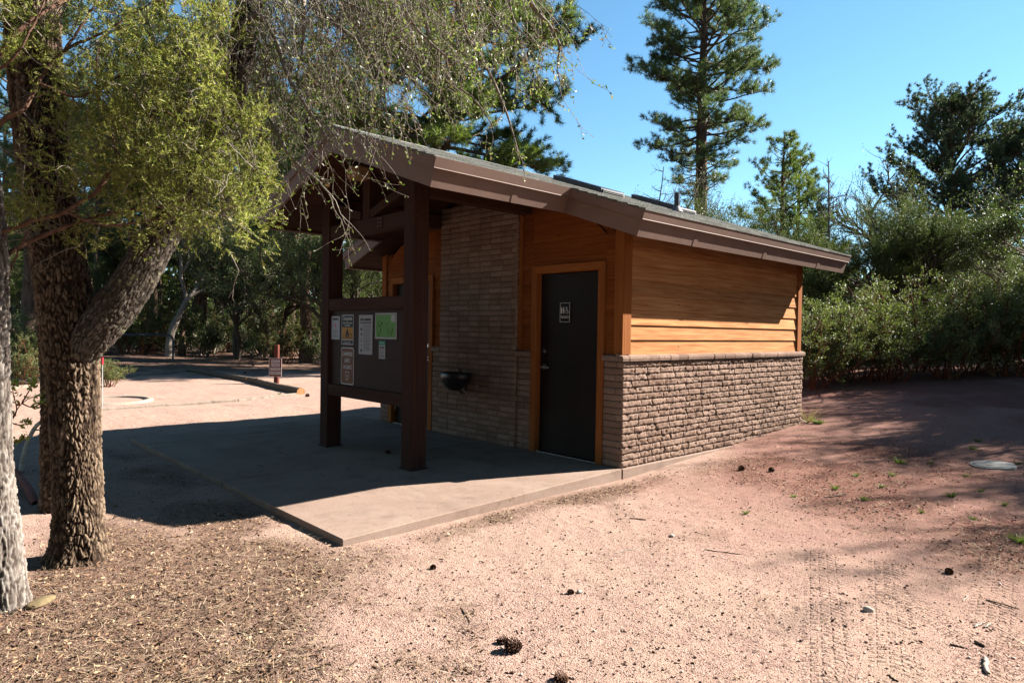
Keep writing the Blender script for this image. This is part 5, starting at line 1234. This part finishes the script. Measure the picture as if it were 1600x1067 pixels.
# rocks
def rock_mesh(seed, sx, sy, sz):
    bm = bmesh.new(); bmesh.ops.create_icosphere(bm, subdivisions=3, radius=1.0); V = np.array([v.co[:] for v in bm.verts]); n = 1+.25*fbm(V[:, 0]*1.2+seed, V[:, 1]*1.2, V[:, 2]*1.2, seed, 3)
    V = V*n[:, None]; V = np.sign(V)*np.abs(V)**.8
    for v, c_ in zip(bm.verts, V): v.co = (c_[0]*sx, c_[1]*sy, c_[2]*sz)
    me = bpy.data.meshes.new('rock'); bm.to_mesh(me); bm.free()
    for f in me.polygons: f.use_smooth = True
    return me
M_rock = paint('pink_rock', (.33, .23, .18), .9, .25, 20, .4); M_rock2 = paint('ochre_rock', (.13, .10, .055), .9, .3, 14, .4); M_rock3 = paint('grey_rock', (.30, .27, .24), .9, .3, 20, .4)
for (sd, px, py, a, b_, c_, m, lb) in ((1, 966, 747, .06, .045, .032, M_rock, 'pink stone at the slab edge by the wall corner'), (2, 64, 944, .08, .05, .014, M_rock2, 'flat ochre stone at the foot of the grey trunk'), (3, 1356, 955, .028, .022, .015, M_rock3, 'small grey stone among the tyre marks'),
                                   (4, 905, 927, .016, .014, .010, M_rock3, 'pebble beside the dark cone piece'), (5, 1050, 838, .02, .016, .01, M_rock3, 'small dark stone on the open gravel right of the slab')):
    me = rock_mesh(sd, a, b_, c_); me.materials.append(m); put(me, 'rock', px, py, 1.0, lb, 'stone', c_*.5, (0, 0, GG.uniform(0, 3)))
# sticks
def stick(px0, py0, px1, py1, r, mat, label, name='stick', bend=.01, lift=0.0):
    a, b = at(px0, py0), at(px1, py1); P = np.array([a.lerp(b, t) for t in np.linspace(0, 1, 9)])+np.array([0, 0, r*.8])+GG.normal(size=(9, 3))*np.array([1, 1, .1])*bend*.3
    P[:, 2] += lift*np.sin(np.linspace(0, np.pi, 9)); V, F = tubes([(P, r*np.array([.7, 1, 1.05, .95, 1, .9, .95, .85, .5]))], 7, .08, int(px0)); o = link(name, npmesh(name, V, [F], True), None, mat, label=label, cat='stick'); rel(o, tuple(P[0]))
M_st = bark_mat('stick_dark', (.05, .035, .025), (.14, .10, .07), 40, 40); M_sp = bark_mat('stick_pale', (.22, .18, .15), (.36, .32, .28), 40, 40)
for a in ((1540, 1032, 1542, 1056, .010, M_sp, 'pale curved stick at the bottom right'), (1521, 1005, 1538, 1012, .008, M_st, 'short dark stick near the bottom right'), (1521, 981, 1538, 974, .006, M_sp, 'pale stick, left of a pair near the right edge'), (1538, 983, 1548, 977, .006, M_sp, 'pale stick, right of a pair near the right edge'),
          (1484, 1008, 1508, 1014, .005, M_st, 'thin dark twig left of the short dark stick'), (1503, 941, 1514, 931, .003, M_sp, 'curved white twig on the gravel near the right edge'), (1540, 938, 1592, 952, .004, M_st, 'long dark twig reaching toward the right edge'), (1386, 1055, 1404, 1067, .004, M_st, 'dark twig cut by the bottom edge'),
          (372, 990, 412, 986, .006, M_st, 'dark bent twig on the litter at the bottom left'), (420, 1025, 436, 1000, .005, M_st, 'dark forked twig right of the bent twig'), (336, 803, 352, 808, .006, M_st, 'short dark twig in the sun near the shadow edge'), (371, 802, 380, 808, .007, M_st, 'stubby dark twig right of the short one'),
          (60, 876, 118, 848, .006, M_sp, 'pale twig leaning toward the foot of the large oak'), (334, 883, 350, 884, .006, M_st, 'dark twig in the litter right of the oak'), (985, 811, 1010, 813, .005, M_st, 'dark twig on the gravel beyond the slab'), (1288, 778, 1322, 774, .006, M_st, 'dark stick in the needle drift'),
          (960, 866, 1000, 856, .003, M_sp, 'thin pale twig on the open gravel'), (1100, 860, 1160, 868, .003, M_st, 'thin brown needle twig in the centre of the gravel'), (720, 950, 735, 975, .003, M_st, 'thin curved twig on the gravel, left of centre')):
    stick(*a)
# dark sticks lying on the slab
for (x, y, a, L, lb) in ((-2.55, -2.65, .3, .10, 'small twig on the shaded slab'), (-1.75, -2.35, -.2, .14, 'longer twig on the shaded slab near the post'), (-3.0, -2.2, .2, .16, 'twig on the slab left of the posts')):
    P = np.array([(x+math.cos(a)*L*t-.5*L, y+math.sin(a)*L*t, .018*y+.004) for t in np.linspace(0, 1, 6)])+GG.normal(size=(6, 3))*.003*np.array([1, 1, 0]); V, F = tubes([(P, np.full(6, .003))], 5); o = link('stick', npmesh('stick', V, [F], True), None, M_st, label=lb, cat='stick'); rel(o, tuple(P[0]))
# small green weeds
M_weed = leaf_mat('weed_green', [(.07, .12, .02), (.12, .18, .035), (.18, .22, .06)], .35); M_dryg = leaf_mat('dry_grass', [(.3, .22, .1), (.42, .34, .18)], .3)
def weed_mesh(seed, r, h, n, dry=False):
    g = rnd(seed); a = g.uniform(0, 6.28, n); d = norm(np.column_stack([np.cos(a), np.sin(a), g.uniform(.25, 1.6, n)])); P = np.column_stack([np.cos(a)*r*.25*g.uniform(0, 1, n), np.sin(a)*r*.25*g.uniform(0, 1, n), np.zeros(n)])
    V, F = blades(P, d, h*g.uniform(.4, 1.1, n), .007 if not dry else .004, g); me = npmesh('weed', V, [F]); me.materials.append(M_dryg if dry else M_weed); return me
wm_ = [weed_mesh(1, .08, .09, 46), weed_mesh(2, .06, .06, 34), weed_mesh(3, .05, .40, 60, True)]
for i, (px, py, s) in enumerate(((1406, 724, 1.3), (1338, 744, 1.1), (1305, 764, .9), (1351, 782, 1.2), (1486, 776, 1.1), (1528, 690, 1.1), (1520, 702, .9), (1510, 745, .8), (1592, 848, 1.3), (1440, 802, .8), (1165, 803, .7), (1533, 768, .7), (1394, 743, .8), (1520, 812, .8), (1240, 777, .6), (1590, 725, 1.0), (1570, 790, .7), (1455, 725, .9), (1378, 762, .7), (1120, 697, .8), (1105, 702, .6), (450, 603, 1.2), (437, 616, .9), (180, 792, .5))):
    put(wm_[i % 2], 'weed', px, py, s, 'low green weed tuft growing in the gravel', 'weed', 0, (0, 0, i*1.1), 'green weed tufts in the gravel')
put(wm_[2], 'dry_weed', 1262, 660, 1.15, 'tall dry weed at the back corner of the brick wall', 'weed', 0, (0, 0, 1)); put(wm_[1], 'weed', 1278, 662, 2.4, 'dark low weed clump right of the dry weed at the wall corner', 'weed', 0, (0, 0, 2))
# loose ground cover ------------------------------------------------
def cover_points(n, dmin, dmax, power, g, a0=-.82, a1=.82):
    u = g.uniform(0, 1, n); d = dmin*(dmax/dmin)**(u**power); a = g.uniform(a0, a1, n); fx, fy = _fw[0], _fw[1]; rx, ry = _rt[0], _rt[1]
    x = CAM[0]+d*(np.cos(a)*fx+np.sin(a)*rx); y = CAM[1]+d*(np.cos(a)*fy+np.sin(a)*ry)
    ok = ~((x < .13) & (x > -5.3) & (y > -3.2) & (y < 4.3)); return x[ok], y[ok]
def flat_dirs(n, g, tilt=.25): a = g.uniform(0, 6.28, n); return norm(np.column_stack([np.cos(a), np.sin(a), g.normal(size=n)*tilt]))
x, y = cover_points(330000, 1.7, 16, 1.0, GG); m = litter_mask(x, y)*1.0+.015 > GG.uniform(0, 1, len(x)); m &= GG.uniform(0, 1, len(x)) < .42; x, y = x[m], y[m]; n = len(x); z = gz(x, y); d = flat_dirs(n, GG, .16)
P = np.column_stack([x, y, z+GG.uniform(.001, .014, n)]); L = GG.uniform(.035, .11, n); a = norm(np.cross(d, [0, 0, 1.]))*GG.uniform(.0007, .0016, n)[:, None]; bendv = a*GG.normal(size=n)[:, None]*5; Mid = P+d*L[:, None]*.5+bendv
V = np.stack([P-a, P+a, Mid+a, Mid-a, P+d*L[:, None]], 1).reshape(-1, 3); b_ = np.arange(n)[:, None]*5; F1 = b_+np.array([[0, 1, 2, 3]]); F2 = b_+np.array([[3, 2, 4]])
t = NT('needle_litter'); ge = t.N('ShaderNodeNewGeometry'); M_nl = t.fin(t.ramp(ge.outputs['Random Per Island'], [(0, (.018, .012, .010)), (.4, (.085, .053, .035)), (.65, (.24, .165, .10)), (1, (.40, .32, .22))]), .8, None, .2)
link('needle_litter', npmesh('needle_litter', V, [F1, F2]), None, M_nl, kind='stuff', label='dry pine needles strewn over the ground', cat='litter')
x, y = cover_points(150000, 1.7, 12, 1.0, GG); m = litter_mask(x, y)**1.3*.46+.004 > GG.uniform(0, 1, len(x)); x, y = x[m], y[m]; n = len(x); z = gz(x, y); P = np.column_stack([x, y, z+GG.uniform(.002, .016, n)])
V, F = leaves(P, flat_dirs(n, GG, .35), GG.uniform(.010, .032, n), GG.uniform(.005, .012, n), GG, .8)
t = NT('leaf_litter'); ge = t.N('ShaderNodeNewGeometry'); M_ll = t.fin(t.ramp(ge.outputs['Random Per Island'], [(0, (.03, .017, .012)), (.4, (.11, .055, .03)), (.75, (.23, .14, .075)), (1, (.38, .27, .17))]), .75, None, .25)
link('leaf_litter', npmesh('leaf_litter', V, [F]), None, M_ll, kind='stuff', label='dry fallen leaves and bark flakes on the ground', cat='litter')
# needles and crumbs blown onto the slab
n = 420; u = GG.uniform(0, 1, n)**2.2; side_ = GG.uniform(0, 1, n) < .5
x = np.where(side_, .08-u*1.6, GG.uniform(-5.2, .05, n)); y = np.where(side_, GG.uniform(-3.15, -.1, n), -3.16+u*1.8); d = flat_dirs(n, GG, .02); P = np.column_stack([x, y, .018*y+.0025]); L = GG.uniform(.02, .09, n); a = norm(np.cross(d, [0, 0, 1.]))*.0011
V = np.stack([P-a, P+a, P+d*L[:, None]], 1).reshape(-1, 3); link('slab_litter', npmesh('slab_litter', V, [np.arange(len(V)).reshape(-1, 3)]), None, M_nl, kind='stuff', label='few dry needles blown onto the concrete slab', cat='litter')
# grit and pebbles
x, y = cover_points(150000, 1.7, 11, 1.15, GG); keep = (vnoise(x*1.3, y*1.3, s=61)*.5+.5)*.8+.25 > GG.uniform(0, 1, len(x)); x, y = x[keep], y[keep]; n = len(x); z = gz(x, y)
s_ = GG.uniform(.0013, .0034, n)*(1+1.6*(GG.uniform(0, 1, n) > .965)); O = np.array([(1, 0, 0), (-1, 0, 0), (0, 1, 0), (0, -1, 0), (0, 0, 1), (0, 0, -1)], float)
J = 1+GG.uniform(-.35, .35, (n, 6, 1)); V = np.column_stack([x, y, z+s_*.4])[:, None, :]+O[None]*s_[:, None, None]*J*np.array([1.2, 1, .75]); b_ = np.arange(n)[:, None]*6
T = np.array([(0, 2, 4), (2, 1, 4), (1, 3, 4), (3, 0, 4), (2, 0, 5), (1, 2, 5), (3, 1, 5), (0, 3, 5)]); F = (b_[:, None, :]+T[None]).reshape(-1, 3)
t = NT('grit'); ge = t.N('ShaderNodeNewGeometry'); M_gr = t.fin(t.ramp(ge.outputs['Random Per Island'], [(0, (.03, .015, .012)), (.35, (.08, .04, .03)), (.6, (.2, .12, .095)), (.85, (.30, .21, .175)), (1, (.50, .44, .40))]), .9, None, .2)
link('grit', npmesh('grit', V.reshape(-1, 3), [F]), None, M_gr, kind='stuff', label='loose pink gravel grains on the ground', cat='gravel')
# brown bits of bark and cone scales scattered thinly
x, y = cover_points(2600, 1.8, 12, 1.0, GG); n = len(x); z = gz(x, y); P = np.column_stack([x, y, z+.003]); V, F = leaves(P, flat_dirs(n, GG, .5), GG.uniform(.010, .026, n), GG.uniform(.006, .013, n), GG, .6)
link('bark_bits', npmesh('bark_bits', V, [F]), None, M_cone, kind='stuff', label='small dark bark bits and cone scales scattered on the gravel', cat='litter')
